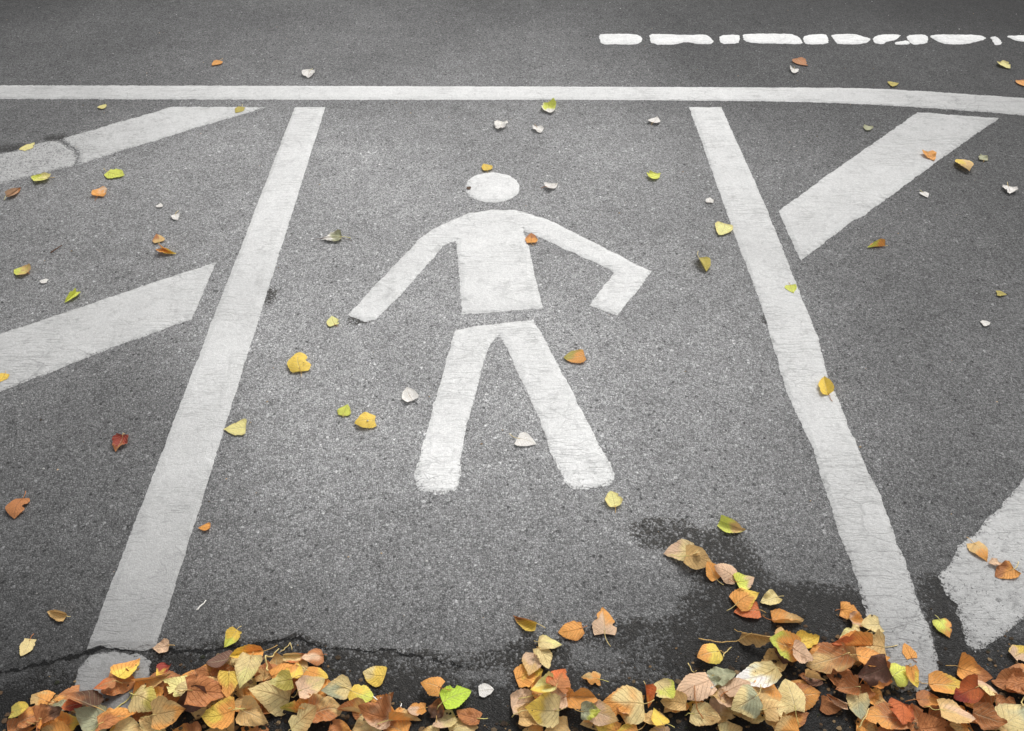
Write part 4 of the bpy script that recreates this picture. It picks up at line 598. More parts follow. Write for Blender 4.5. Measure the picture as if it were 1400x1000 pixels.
# ------------------------------------------------------------------ node helpers
class NT:
    def __init__(self, tree):
        self.t = tree
    def n(self, kind, **kw):
        nd = self.t.nodes.new(kind)
        for k, v in kw.items():
            if k.startswith('in_'):
                nd.inputs[k[3:].replace('_', ' ')].default_value = v
            else:
                setattr(nd, k, v)
        return nd
    def l(self, a, b):
        self.t.links.new(a, b)
    def val(self, sock, v):
        if hasattr(v, 'is_output') or isinstance(v, bpy.types.NodeSocket):
            self.l(v, sock)
        else:
            sock.default_value = v
    def math(self, op, a, b=None, c=None, clamp=False):
        nd = self.t.nodes.new('ShaderNodeMath'); nd.operation = op; nd.use_clamp = clamp
        for i, v in enumerate((a, b, c)):
            if v is not None: self.val(nd.inputs[i], v)
        return nd.outputs[0]
    def ramp(self, v, lo, hi, a=0.0, b=1.0, smooth=True):
        nd = self.t.nodes.new('ShaderNodeMapRange')
        nd.interpolation_type = 'SMOOTHSTEP' if smooth else 'LINEAR'
        self.val(nd.inputs[0], v)
        for i, x in enumerate((lo, hi, a, b)): self.val(nd.inputs[i + 1], x)
        return nd.outputs[0]
    def mix(self, f, a, b, mode='MIX'):
        nd = self.t.nodes.new('ShaderNodeMix'); nd.data_type = 'RGBA'; nd.blend_type = mode
        self.val(nd.inputs[0], f); self.val(nd.inputs[6], a); self.val(nd.inputs[7], b)
        return nd.outputs[2]
    def noise(self, vec, scale, detail=2.0, rough=.5, dist=0.0):
        nd = self.t.nodes.new('ShaderNodeTexNoise')
        self.l(vec, nd.inputs['Vector']); nd.inputs['Scale'].default_value = scale
        nd.inputs['Detail'].default_value = detail; nd.inputs['Roughness'].default_value = rough
        nd.inputs['Distortion'].default_value = dist
        return nd.outputs['Fac']
    def voro(self, vec, scale, feature='F1', out='Distance', rand=1.0):
        nd = self.t.nodes.new('ShaderNodeTexVoronoi'); nd.feature = feature
        self.l(vec, nd.inputs['Vector']); nd.inputs['Scale'].default_value = scale
        nd.inputs['Randomness'].default_value = rand
        return nd.outputs[out]
    def attr(self, name, out='Fac'):
        nd = self.t.nodes.new('ShaderNodeAttribute'); nd.attribute_name = name
        return nd.outputs[out]
    def grey(self, v):
        nd = self.t.nodes.new('ShaderNodeCombineColor')
        for i in range(3): self.val(nd.inputs[i], v)
        return nd.outputs[0]
    def tint(self, v, col):
        nd = self.t.nodes.new('ShaderNodeVectorMath'); nd.operation = 'SCALE'
        nd.inputs[0].default_value = col; self.val(nd.inputs['Scale'], v)
        return nd.outputs[0]

def srgb(c):
    return tuple(v / 12.92 if v <= .04045 else ((v + .055) / 1.055) ** 2.4 for v in (x / 255. for x in c))

# ------------------------------------------------------------------ asphalt (a node group: the road, and where paint is worn through)
def asphalt_group():
    gt = bpy.data.node_groups.new('asphalt_surface', 'ShaderNodeTree')
    for nm, ty in (('Color', 'NodeSocketColor'), ('Roughness', 'NodeSocketFloat'), ('Height', 'NodeSocketFloat'), ('Grit', 'NodeSocketFloat')):
        gt.interface.new_socket(nm, in_out='OUTPUT', socket_type=ty)
    T = NT(gt)
    pos = T.n('ShaderNodeNewGeometry').outputs['Position']
    warp = T.n('ShaderNodeTexNoise'); T.l(pos, warp.inputs['Vector']); warp.inputs['Scale'].default_value = 60
    vm = T.n('ShaderNodeVectorMath', operation='MULTIPLY_ADD')
    T.l(warp.outputs['Color'], vm.inputs[0]); vm.inputs[1].default_value = (.006, .006, 0); T.l(pos, vm.inputs[2])
    wp = vm.outputs[0]
    stone = T.n('ShaderNodeTexVoronoi'); T.l(wp, stone.inputs['Vector']); stone.inputs['Scale'].default_value = 225
    sc = T.n('ShaderNodeSeparateColor'); T.l(stone.outputs['Color'], sc.inputs[0])
    small = T.n('ShaderNodeTexVoronoi'); T.l(wp, small.inputs['Vector']); small.inputs['Scale'].default_value = 420
    sc2 = T.n('ShaderNodeSeparateColor'); T.l(small.outputs['Color'], sc2.inputs[0])
    big = T.n('ShaderNodeTexVoronoi'); T.l(wp, big.inputs['Vector']); big.inputs['Scale'].default_value = 82
    sc3 = T.n('ShaderNodeSeparateColor'); T.l(big.outputs['Color'], sc3.inputs[0])
    edge = T.voro(wp, 225, 'DISTANCE_TO_EDGE')
    gap = T.ramp(edge, .02, .16, .55, 1.0)
    grain = T.noise(pos, 900, 2, .6)
    # stones: each one its own grey, some pale, some nearly black
    v = T.math('MULTIPLY_ADD', sc.outputs[0], .66, .60)
    v = T.math('MULTIPLY_ADD', T.math('SUBTRACT', sc2.outputs[0], .5), .6, v)
    v = T.math('MULTIPLY', v, gap)
    pale = T.ramp(sc.outputs[1], .93, .965, 0, .8)
    v = T.math('ADD', v, T.math('MULTIPLY', pale, T.ramp(stone.outputs['Distance'], .2, .45, 1, 0)))
    bigp = T.math('MULTIPLY', T.ramp(sc3.outputs[0], .94, .965, 0, .8), T.ramp(big.outputs['Distance'], .22, .38, 1, 0))
    v = T.math('ADD', v, bigp)
    pit = T.math('MULTIPLY', T.ramp(sc3.outputs[1], .90, .95, 0, .6), T.ramp(big.outputs['Distance'], .2, .42, 1, 0))
    v = T.math('MULTIPLY', v, T.math('SUBTRACT', 1.0, pit))
    v = T.math('MULTIPLY', v, T.math('MULTIPLY_ADD', grain, .7, .65))
    m1 = T.noise(pos, 2.3, 3, .62); m2 = T.noise(pos, 17, 3, .65)
    v = T.math('MULTIPLY', v, T.math('MULTIPLY_ADD', m1, .66, .67))
    v = T.math('MULTIPLY', v, T.math('MULTIPLY_ADD', m2, .55, .725))
    v = T.math('MULTIPLY', v, T.math('MULTIPLY', T.attr('tone'), 1.27))
    oil = T.math('MULTIPLY', T.ramp(T.noise(pos, 11, 4, .7), .63, .74), .35)
    v = T.math('MULTIPLY', v, T.math('SUBTRACT', 1.0, oil))
    # damp, dirty ground with a grainy rim
    d = T.attr('damp')
    dn = T.math('ADD', T.math('MULTIPLY', T.math('SUBTRACT', T.noise(pos, 42, 5, .75), .5), 1.9), T.math('MULTIPLY', T.math('SUBTRACT', sc.outputs[2], .5), 1.0))
    dm = T.ramp(T.math('ADD', d, T.math('MULTIPLY', dn, T.ramp(d, .02, .3))), .44, .58)
    halo = T.ramp(T.math('ADD', d, T.math('MULTIPLY', T.math('SUBTRACT', T.noise(pos, 16, 3, .6), .5), T.ramp(d, .02, .25, 0, .8))), .12, .75)
    v = T.math('MULTIPLY', v, T.math('MULTIPLY', T.math('MULTIPLY_ADD', halo, -.32, 1.0), T.math('MULTIPLY_ADD', dm, -.75, 1.0)))
    # crack
    cd = T.math('ADD', T.attr('crack_d'), T.math('ADD', T.math('MULTIPLY', T.math('SUBTRACT', T.noise(pos, 28, 3, .6), .5), .030), T.math('MULTIPLY', T.math('SUBTRACT', T.noise(pos, 170, 3, .7), .5), .016)))
    cw = T.math('MULTIPLY', T.attr('crack_w'), T.ramp(T.noise(pos, 45, 3, .7), .3, .75, .35, 1.7))
    cm = T.ramp(T.math('DIVIDE', T.math('ABSOLUTE', cd), T.math('MAXIMUM', cw, .0002)), .55, 1.15, 1, 0)
    cm = T.math('MULTIPLY', cm, T.ramp(cw, .0008, .002))
    v = T.math('MULTIPLY', v, T.math('MULTIPLY_ADD', cm, -.9, 1.0))
    col = T.mix(dm, T.tint(v, (1.0, 1.0, 1.0)), T.tint(v, (1.0, .95, .88)))
    h = T.math('ADD', T.math('MULTIPLY', T.ramp(edge, 0, .35), .5), T.math('ADD', T.math('MULTIPLY', sc.outputs[0], .5), T.math('MULTIPLY', grain, .35)))
    h = T.math('SUBTRACT', h, T.math('MULTIPLY', cm, 4.0))
    r = T.math('SUBTRACT', T.math('MULTIPLY_ADD', grain, .2, .78), T.math('MULTIPLY', dm, .34))
    o = T.n('NodeGroupOutput')
    T.l(col, o.inputs['Color']); T.l(r, o.inputs['Roughness']); T.l(h, o.inputs['Height']); T.l(sc.outputs[0], o.inputs['Grit'])
    return gt

ASPHALT = asphalt_group()

def new_mat(name):
    m = bpy.data.materials.new(name); m.use_nodes = True
    t = m.node_tree; t.nodes.clear()
    return m, NT(t)

def mat_asphalt():
    m, T = new_mat('asphalt')
    gr = T.n('ShaderNodeGroup'); gr.node_tree = ASPHALT
    b = T.n('ShaderNodeBsdfPrincipled'); b.inputs['Specular IOR Level'].default_value = .3
    bp = T.n('ShaderNodeBump'); bp.inputs['Distance'].default_value = .0022; bp.inputs['Strength'].default_value = .8
    T.l(gr.outputs['Height'], bp.inputs['Height']); T.l(bp.outputs[0], b.inputs['Normal'])
    T.l(gr.outputs['Color'], b.inputs['Base Color']); T.l(gr.outputs['Roughness'], b.inputs['Roughness'])
    T.l(b.outputs[0], T.n('ShaderNodeOutputMaterial').inputs[0])
    return m

def mat_paint():
    m, T = new_mat('road_paint')
    gr = T.n('ShaderNodeGroup'); gr.node_tree = ASPHALT
    pos = T.n('ShaderNodeNewGeometry').outputs['Position']
    wear, ed, tone = T.attr('wear'), T.attr('edge'), T.attr('ptone')
    wn = T.n('ShaderNodeTexNoise'); T.l(pos, wn.inputs['Vector']); wn.inputs['Scale'].default_value = 14; wn.inputs['Detail'].default_value = 4
    vm = T.n('ShaderNodeVectorMath', operation='MULTIPLY_ADD')
    T.l(wn.outputs['Color'], vm.inputs[0]); vm.inputs[1].default_value = (.05, .05, 0); T.l(pos, vm.inputs[2])
    st = T.n('ShaderNodeVectorMath', operation='MULTIPLY'); T.l(vm.outputs[0], st.inputs[0]); st.inputs[1].default_value = (.30, 1.0, 1.0)
    # fine cracking, mostly running crosswise
    c1 = T.ramp(T.voro(st.outputs[0], 24, 'DISTANCE_TO_EDGE'), .008, .035, 1, 0)
    c2 = T.ramp(T.voro(st.outputs[0], 62, 'DISTANCE_TO_EDGE'), .012, .06, 1, 0)
    reg = T.ramp(T.noise(pos, 4.5, 3, .6), .42, .62)
    reg2 = T.ramp(T.noise(pos, 9, 3, .6), .5, .66)
    crack = T.math('MAXIMUM', T.math('MULTIPLY', c1, T.math('MULTIPLY', reg, .36)), T.math('MULTIPLY', c2, T.math('MULTIPLY', reg2, .40)))
    crack = T.math('MULTIPLY', crack, T.math('MULTIPLY_ADD', wear, 1.0, .45), clamp=True)
    fine = T.noise(pos, 420, 3, .65)
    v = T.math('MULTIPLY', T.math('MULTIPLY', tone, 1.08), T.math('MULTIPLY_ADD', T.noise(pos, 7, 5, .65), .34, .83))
    grime = T.math('MULTIPLY', T.ramp(T.noise(pos, 24, 5, .72), .52, .72), T.math('MULTIPLY_ADD', wear, .35, .10))
    v = T.math('MULTIPLY', v, T.math('SUBTRACT', 1.0, grime))
    v = T.math('MULTIPLY', v, T.math('MULTIPLY_ADD', fine, .5, .75))
    v = T.math('MULTIPLY', v, T.math('MULTIPLY_ADD', gr.outputs['Grit'], .16, .92))
    vs = T.n('ShaderNodeVectorMath', operation='MULTIPLY_ADD'); T.l(wn.outputs['Color'], vs.inputs[0]); vs.inputs[1].default_value = (.02, .02, 0); T.l(pos, vs.inputs[2])
    sv = T.n('ShaderNodeVectorMath', operation='MULTIPLY'); T.l(vs.outputs[0], sv.inputs[0]); sv.inputs[1].default_value = (.10, 1.0, 1.0)
    stri = T.math('MULTIPLY', T.ramp(T.noise(sv.outputs[0], 190, 2, .6), .50, .62), T.ramp(T.noise(pos, 5, 3, .65), .42, .62))
    v = T.math('MULTIPLY', v, T.math('MULTIPLY_ADD', stri, -.15, 1.0))
    v = T.math('MULTIPLY', v, T.math('MULTIPLY_ADD', crack, -.55, 1.0))
    # where grit shows through: pits everywhere, more at worn places and along the rim
    pitn = T.noise(pos, 210, 4, .72)
    rim = T.ramp(ed, 0, .012, .13, 0, smooth=False)
    thr = T.math('SUBTRACT', T.math('SUBTRACT', .745, T.math('MULTIPLY', wear, .2)), rim)
    through = T.ramp(pitn, thr, T.math('ADD', thr, .06))
    patch = T.math('MULTIPLY', T.ramp(T.noise(pos, 38, 5, .75), .58, .70), T.ramp(wear, .35, .9))
    through = T.math('MAXIMUM', through, T.math('MULTIPLY', patch, .85))
    through = T.math('MULTIPLY', through, .92)
    col = T.mix(through, T.tint(v, (1, 1, .985)), gr.outputs['Color'])
    b = T.n('ShaderNodeBsdfPrincipled'); b.inputs['Specular IOR Level'].default_value = .3
    T.l(col, b.inputs['Base Color']); b.inputs['Roughness'].default_value = .68
    h = T.math('ADD', T.math('MULTIPLY', gr.outputs['Height'], .45), T.math('MULTIPLY', fine, .5))
    h = T.math('SUBTRACT', h, T.math('ADD', T.math('MULTIPLY_ADD', stri, .5, T.math('MULTIPLY', crack, .9)), T.math('MULTIPLY', through, .9)))
    bp = T.n('ShaderNodeBump'); bp.inputs['Distance'].default_value = .0018; bp.inputs['Strength'].default_value = .7
    T.l(h, bp.inputs['Height']); T.l(bp.outputs[0], b.inputs['Normal'])
    T.l(b.outputs[0], T.n('ShaderNodeOutputMaterial').inputs[0])
    return m

def mat_leaf():
    m, T = new_mat('leaf_blade')
    uv = T.n('ShaderNodeUVMap').outputs[0]
    sx = T.n('ShaderNodeSeparateXYZ'); T.l(uv, sx.inputs[0])
    u = T.math('ABSOLUTE', T.math('MULTIPLY_ADD', sx.outputs[0], 2.0, -1.0)); v = sx.outputs[1]
    obj = T.n('ShaderNodeTexCoord').outputs['Object']
    rnd = T.n('ShaderNodeObjectInfo').outputs['Random']
    sh = T.n('ShaderNodeVectorMath', operation='ADD'); T.l(obj, sh.inputs[0])
    cmb = T.n('ShaderNodeCombineXYZ'); T.l(T.math('MULTIPLY', rnd, 37.0), cmb.inputs[0]); T.l(cmb.outputs[0], sh.inputs[1])
    q = sh.outputs[0]
    base = T.attr('col', 'Color')
    wob = T.math('MULTIPLY', T.math('SUBTRACT', T.noise(q, 70, 2), .5), .10)
    s = T.math('FRACT', T.math('ADD', T.math('MULTIPLY', T.math('SUBTRACT', v, T.math('MULTIPLY', u, .34)), 7.5), T.math('MULTIPLY', wob, 4.0)))
    side = T.ramp(T.math('ABSOLUTE', T.math('SUBTRACT', s, .5)), .03, .11, 1, 0)
    mid = T.ramp(u, .02, .07, 1, 0)
    net = T.ramp(T.voro(q, 260, 'DISTANCE_TO_EDGE'), .01, .09, 1, 0)
    vein = T.math('MAXIMUM', mid, T.math('MULTIPLY', side, .75))
    vdark = T.math('MULTIPLY', vein, T.ramp(rnd, .3, .7))
    vlight = T.math('MULTIPLY', vein, T.ramp(rnd, .3, .7, 1, 0))
    mott = T.noise(q, 90, 5, .65); mot2 = T.noise(q, 420, 3, .6)
    k = T.math('MULTIPLY', T.math('MULTIPLY_ADD', mott, .7, .72), T.math('MULTIPLY_ADD', mot2, .4, .8))
    c = T.n('ShaderNodeVectorMath', operation='SCALE'); T.l(base, c.inputs[0]); T.l(k, c.inputs['Scale'])
    col = c.outputs[0]
    brown = T.n('ShaderNodeVectorMath', operation='MULTIPLY'); T.l(base, brown.inputs[0]); brown.inputs[1].default_value = (.48, .34, .26)
    blot = T.math('MULTIPLY', T.ramp(T.noise(q, 60, 4, .7), .58, .70), T.math('MULTIPLY_ADD', rnd, .6, .0))
    col = T.mix(blot, col, brown.outputs[0])
    spot = T.ramp(T.voro(q, 170, 'F1'), .10, .22, .7, 0)
    spot = T.math('MULTIPLY', spot, T.ramp(T.noise(q, 45, 2), .55, .65))
    col = T.mix(spot, col, brown.outputs[0])
    col = T.mix(T.math('MULTIPLY', vdark, .45), col, brown.outputs[0])
    col = T.mix(T.math('MULTIPLY', vlight, .35), col, (.75, .66, .42, 1))
    col = T.mix(T.math('MULTIPLY', net, .12), col, brown.outputs[0])
    b = T.n('ShaderNodeBsdfPrincipled'); b.inputs['Specular IOR Level'].default_value = .35
    T.l(col, b.inputs['Base Color']); T.l(T.math('MULTIPLY_ADD', mott, .35, .38), b.inputs['Roughness'])
    h = T.math('ADD', T.math('MULTIPLY', vein, -1.0), T.math('ADD', T.math('MULTIPLY', mott, 1.2), T.math('MULTIPLY', net, -.3)))
    bp = T.n('ShaderNodeBump'); bp.inputs['Distance'].default_value = .0012; bp.inputs['Strength'].default_value = .8
    T.l(h, bp.inputs['Height']); T.l(bp.outputs[0], b.inputs['Normal'])
    tr = T.n('ShaderNodeBsdfTranslucent'); T.l(col, tr.inputs['Color']); T.l(bp.outputs[0], tr.inputs['Normal'])
    mx = T.n('ShaderNodeMixShader'); mx.inputs[0].default_value = .22
    T.l(b.outputs[0], mx.inputs[1]); T.l(tr.outputs[0], mx.inputs[2])
    T.l(mx.outputs[0], T.n('ShaderNodeOutputMaterial').inputs[0])
    return m

def mat_col(name, amount=.5, scale=300, rough=.7):
    """Colour from the mesh, broken up by noise: stalks, grit, litter."""
    m, T = new_mat(name)
    obj = T.n('ShaderNodeNewGeometry').outputs['Position']
    base = T.attr('col', 'Color')
    c = T.n('ShaderNodeVectorMath', operation='SCALE'); T.l(base, c.inputs[0])
    T.l(T.math('MULTIPLY_ADD', T.noise(obj, scale, 4, .65), amount * 2, 1 - amount), c.inputs['Scale'])
    b = T.n('ShaderNodeBsdfPrincipled'); b.inputs['Roughness'].default_value = rough; b.inputs['Specular IOR Level'].default_value = .3
    T.l(c.outputs[0], b.inputs['Base Color'])
    bp = T.n('ShaderNodeBump'); bp.inputs['Distance'].default_value = .0008; T.l(T.noise(obj, scale * 1.5, 3), bp.inputs['Height'])
    T.l(bp.outputs[0], b.inputs['Normal'])
    T.l(b.outputs[0], T.n('ShaderNodeOutputMaterial').inputs[0])
    return m

M_ROAD, M_PAINT, M_LEAF = mat_asphalt(), mat_paint(), mat_leaf()
M_STEM = mat_col('stalk', .35, 250, .6)
M_GRIT = mat_col('grit', .3, 500, .85)
M_LITTER = mat_col('litter', .45, 350, .9)

# ------------------------------------------------------------------ surface maps: worn greys with vignette shading painted in, damp, the crack
def kernel(tab, x, y, s0):
    num = np.zeros_like(x); den = np.zeros_like(x)
    for (a, b, v) in tab:
        r2 = (x - a) ** 2 + ((y - b) * 1.15) ** 2; s = s0 * (1 + .55 * max(0, b - .8))
        w = np.exp(-r2 / (2 * s * s)) + 1e-5 / (r2 + .05)
        num += w * v; den += w
    return num / den

CX = np.array([c[0] for c in CRACK]); CY = np.array([c[1] for c in CRACK]); CWD = np.array([c[2] for c in CRACK])
def surface_maps(x, y):
    tone = kernel(ASPHALT_GREY, x, y, .175) / LIGHT
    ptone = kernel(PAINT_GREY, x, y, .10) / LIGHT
    d = np.zeros_like(x)
    for (a, b, rx, ry, s) in DAMP:
        q = ((x - a) / (rx * 1.15)) ** 2 + ((y - b) / (ry * 1.15)) ** 2
        d = np.maximum(d, s * np.clip(1.35 - q * .85, 0, 1))
    d = np.maximum(d, np.clip((.56 - y) / .06, 0, 1) * 1.2 * (np.abs(x) < 6))
    cd = y - np.interp(x, CX, CY); cw = np.interp(x, CX, CWD, left=CWD[0], right=0)
    return {'tone': tone, 'ptone': ptone, 'damp': d, 'crack_d': cd, 'crack_w': cw}

def set_maps(me, extra=None, names=None):
    n = len(me.vertices); co = np.empty(n * 3, dtype=np.float32); me.vertices.foreach_get('co', co); co = co.reshape(-1, 3).astype(float)
    mp = surface_maps(co[:, 0], co[:, 1])
    if extra: mp.update(extra)
    for k, v in mp.items():
        a = me.attributes.new(k, 'FLOAT', 'POINT'); a.data.foreach_set('value', np.asarray(v, dtype=np.float32))

def link(name, me, mat, parent=None):
    o = bpy.data.objects.new(name, me); me.materials.append(mat); COL.objects.link(o)
    if parent: o.parent = parent
    return o

def tag(o, label, cat, group=None):
    o['label'] = label; o['category'] = cat
    if group: o['group'] = group

# ------------------------------------------------------------------ road
def build_road():
    xs = np.concatenate([[-160, -60, -25, -12, -7, -5, -4.2], np.arange(-3.6, 3.61, .02), [4.2, 5, 7, 12, 25, 60, 160]])
    ys = np.concatenate([[-160, -60, -20, -8, -3, -1, -.3], np.arange(0, 4.81, .02), [5.4, 6.5, 8, 12, 25, 60, 160]])
    X, Y = np.meshgrid(xs, ys); nx, ny = len(xs), len(ys)
    Z = np.zeros_like(X)
    v = np.stack([X.ravel(), Y.ravel(), Z.ravel()], 1)
    i = np.arange(nx * ny).reshape(ny, nx)
    f = np.stack([i[:-1, :-1].ravel(), i[:-1, 1:].ravel(), i[1:, 1:].ravel(), i[1:, :-1].ravel()], 1)
    me = bpy.data.meshes.new('road'); me.from_pydata(v.tolist(), [], f.tolist())
    set_maps(me)
    o = link('road', me, M_ROAD); o['kind'] = 'structure'
    o['label'] = 'worn grey asphalt road surface with a crack and damp dark patches near the leaves'
build_road()

# ------------------------------------------------------------------ markings
PAINT_Z = .0032
def resample(poly, step):
    out = []
    for a, b in zip(poly, poly[1:] + poly[:1]):
        n = max(1, int(math.ceil(math.dist(a, b) / step)))
        out += [(a[0] + (b[0] - a[0]) * i / n, a[1] + (b[1] - a[1]) * i / n) for i in range(n)]
    return out

def wobble(x, y, amp):
    p = Vector((x * 26, y * 26, 3.1)); q = Vector((x * 95, y * 95, 8.7))
    a = noise.noise_vector(p) * amp * .7 + noise.noise_vector(q) * amp * .75
    return x + a.x, y + a.y

def seg_dist(px, py, segs):
    d = np.full(len(px), 1e9)
    for (ax, ay), (bx, by) in segs:
        ux, uy = bx - ax, by - ay; L = ux * ux + uy * uy + 1e-12
        t = np.clip(((px - ax) * ux + (py - ay) * uy) / L, 0, 1)
        d = np.minimum(d, np.hypot(px - ax - t * ux, py - ay - t * uy))
    return d

def paint_mesh(name, poly, outline, rough, wear, spots):
    rim = resample(poly, .006)
    rim = [wobble(x, y, rough * (1 + 2.2 * sum(a * math.exp(-((x - sx) ** 2 + (y - sy) ** 2) / (2 * r * r)) for sx, sy, r, a in spots))) for x, y in rim]
    n = len(rim)
    xs = [p[0] for p in rim]; ys = [p[1] for p in rim]
    pts = [Vector(p) for p in rim]
    gx = np.arange(min(xs), max(xs), .018); gy = np.arange(min(ys), max(ys), .018)
    GX, GY = np.meshgrid(gx, gy); GX = GX.ravel(); GY = GY.ravel()
    segs = list(zip(rim, rim[1:] + rim[:1]))
    inside = np.zeros(len(GX), bool)
    for (ax, ay), (bx, by) in segs:
        c = ((ay > GY) != (by > GY))
        with np.errstate(divide='ignore', invalid='ignore'):
            xi = (bx - ax) * (GY - ay) / (by - ay + 1e-15) + ax
        inside ^= c & (GX < xi)
    GX, GY = GX[inside], GY[inside]
    dd = seg_dist(GX, GY, segs)
    keep = dd > .007
    pts += [Vector((x, y)) for x, y in zip(GX[keep], GY[keep])]
    edges = [(i, (i + 1) % n) for i in range(n)]
    V, E, Fc, *_ = geometry.delaunay_2d_cdt(pts, edges, [], 1, 1e-6)
    vx = np.array([p.x for p in V]); vy = np.array([p.y for p in V])
    d = seg_dist(vx, vy, outline)
    on_rim = seg_dist(vx, vy, segs) < 1e-5
    true_rim = on_rim & (d < rough * 2.5 + .004)
    d[true_rim] = 0
    z = np.where(true_rim, .0006, PAINT_Z)
    me = bpy.data.meshes.new(name)
    me.from_pydata([(a, b, c) for a, b, c in zip(vx, vy, z)], [], [list(f) for f in Fc])
    bm = bmesh.new(); bm.from_mesh(me); bmesh.ops.recalc_face_normals(bm, faces=bm.faces)
    if sum(f.normal.z for f in bm.faces) < 0: bmesh.ops.reverse_faces(bm, faces=bm.faces)
    bm.to_mesh(me); bm.free()
    w = np.full(len(vx), wear)
    for sx, sy, r, a in spots: w = w + a * np.exp(-((vx - sx) ** 2 + (vy - sy) ** 2) / (2 * r * r))
    set_maps(me, {'edge': d, 'wear': np.clip(w, 0, 1.1)})
    return me

def outline_of(parts):
    """Outer edges of all parts of one marking: an edge shared by two parts is a seam, not a rim."""
    cnt = {}
    for _, poly in parts:
        for a, b in zip(poly, poly[1:] + poly[:1]):
            k = tuple(sorted((tuple(a), tuple(b)))); cnt[k] = cnt.get(k, 0) + 1
    return [k for k, c in cnt.items() if c == 1]

for name, label, parts, rough, wear in MARKINGS:
    parts = [(p, [tuple(c) for c in poly]) for p, poly in parts]
    ol = outline_of(parts)
    fr = [(s[0], s[1]) for s in ol]
    if parts[0][0] is None:
        o = link(name, paint_mesh(name, parts[0][1], fr, rough, wear, WORN), M_PAINT)
    else:
        allp = [c for _, poly in parts for c in poly]
        o = bpy.data.objects.new(name, None); COL.objects.link(o); o.empty_display_size = .1
        for p, poly in parts:
            link(p, paint_mesh(p, poly, fr, rough, wear, WORN), M_PAINT, o)
    tag(o, label, 'road marking', {'painted_line': 'long painted lines', 'painted_stripe': 'slanting painted stripes'}.get(name))

# ------------------------------------------------------------------ leaves
PAL = {k: srgb(c) for k, c in {
    'Y': (238, 200, 62), 'PY': (238, 226, 140), 'LG': (216, 222, 78), 'BG': (192, 224, 22), 'OR': (232, 158, 62), 'RO': (212, 108, 42),
    'BR': (186, 118, 62), 'DK': (92, 62, 42), 'PU': (124, 88, 72), 'TN': (216, 176, 108), 'PK': (224, 186, 150), 'CR': (232, 208, 140),
    'WH': (252, 250, 242), 'GG': (172, 174, 138), 'OL': (184, 168, 66), 'RD': (158, 56, 40)}.items()}

CELL = .006; HX0, HY0 = -4.0, 0.0
HM = np.zeros((int(8 / CELL), int(4.8 / CELL)))
def hget(x, y):
    i = np.clip(((x - HX0) / CELL).astype(int), 0, HM.shape[0] - 1); j = np.clip(((y - HY0) / CELL).astype(int), 0, HM.shape[1] - 1)
    return HM[i, j]
def hput(x, y, z):
    i = np.clip(((x - HX0) / CELL).astype(int), 0, HM.shape[0] - 1); j = np.clip(((y - HY0) / CELL).astype(int), 0, HM.shape[1] - 1)
    np.maximum.at(HM, (i, j), z)

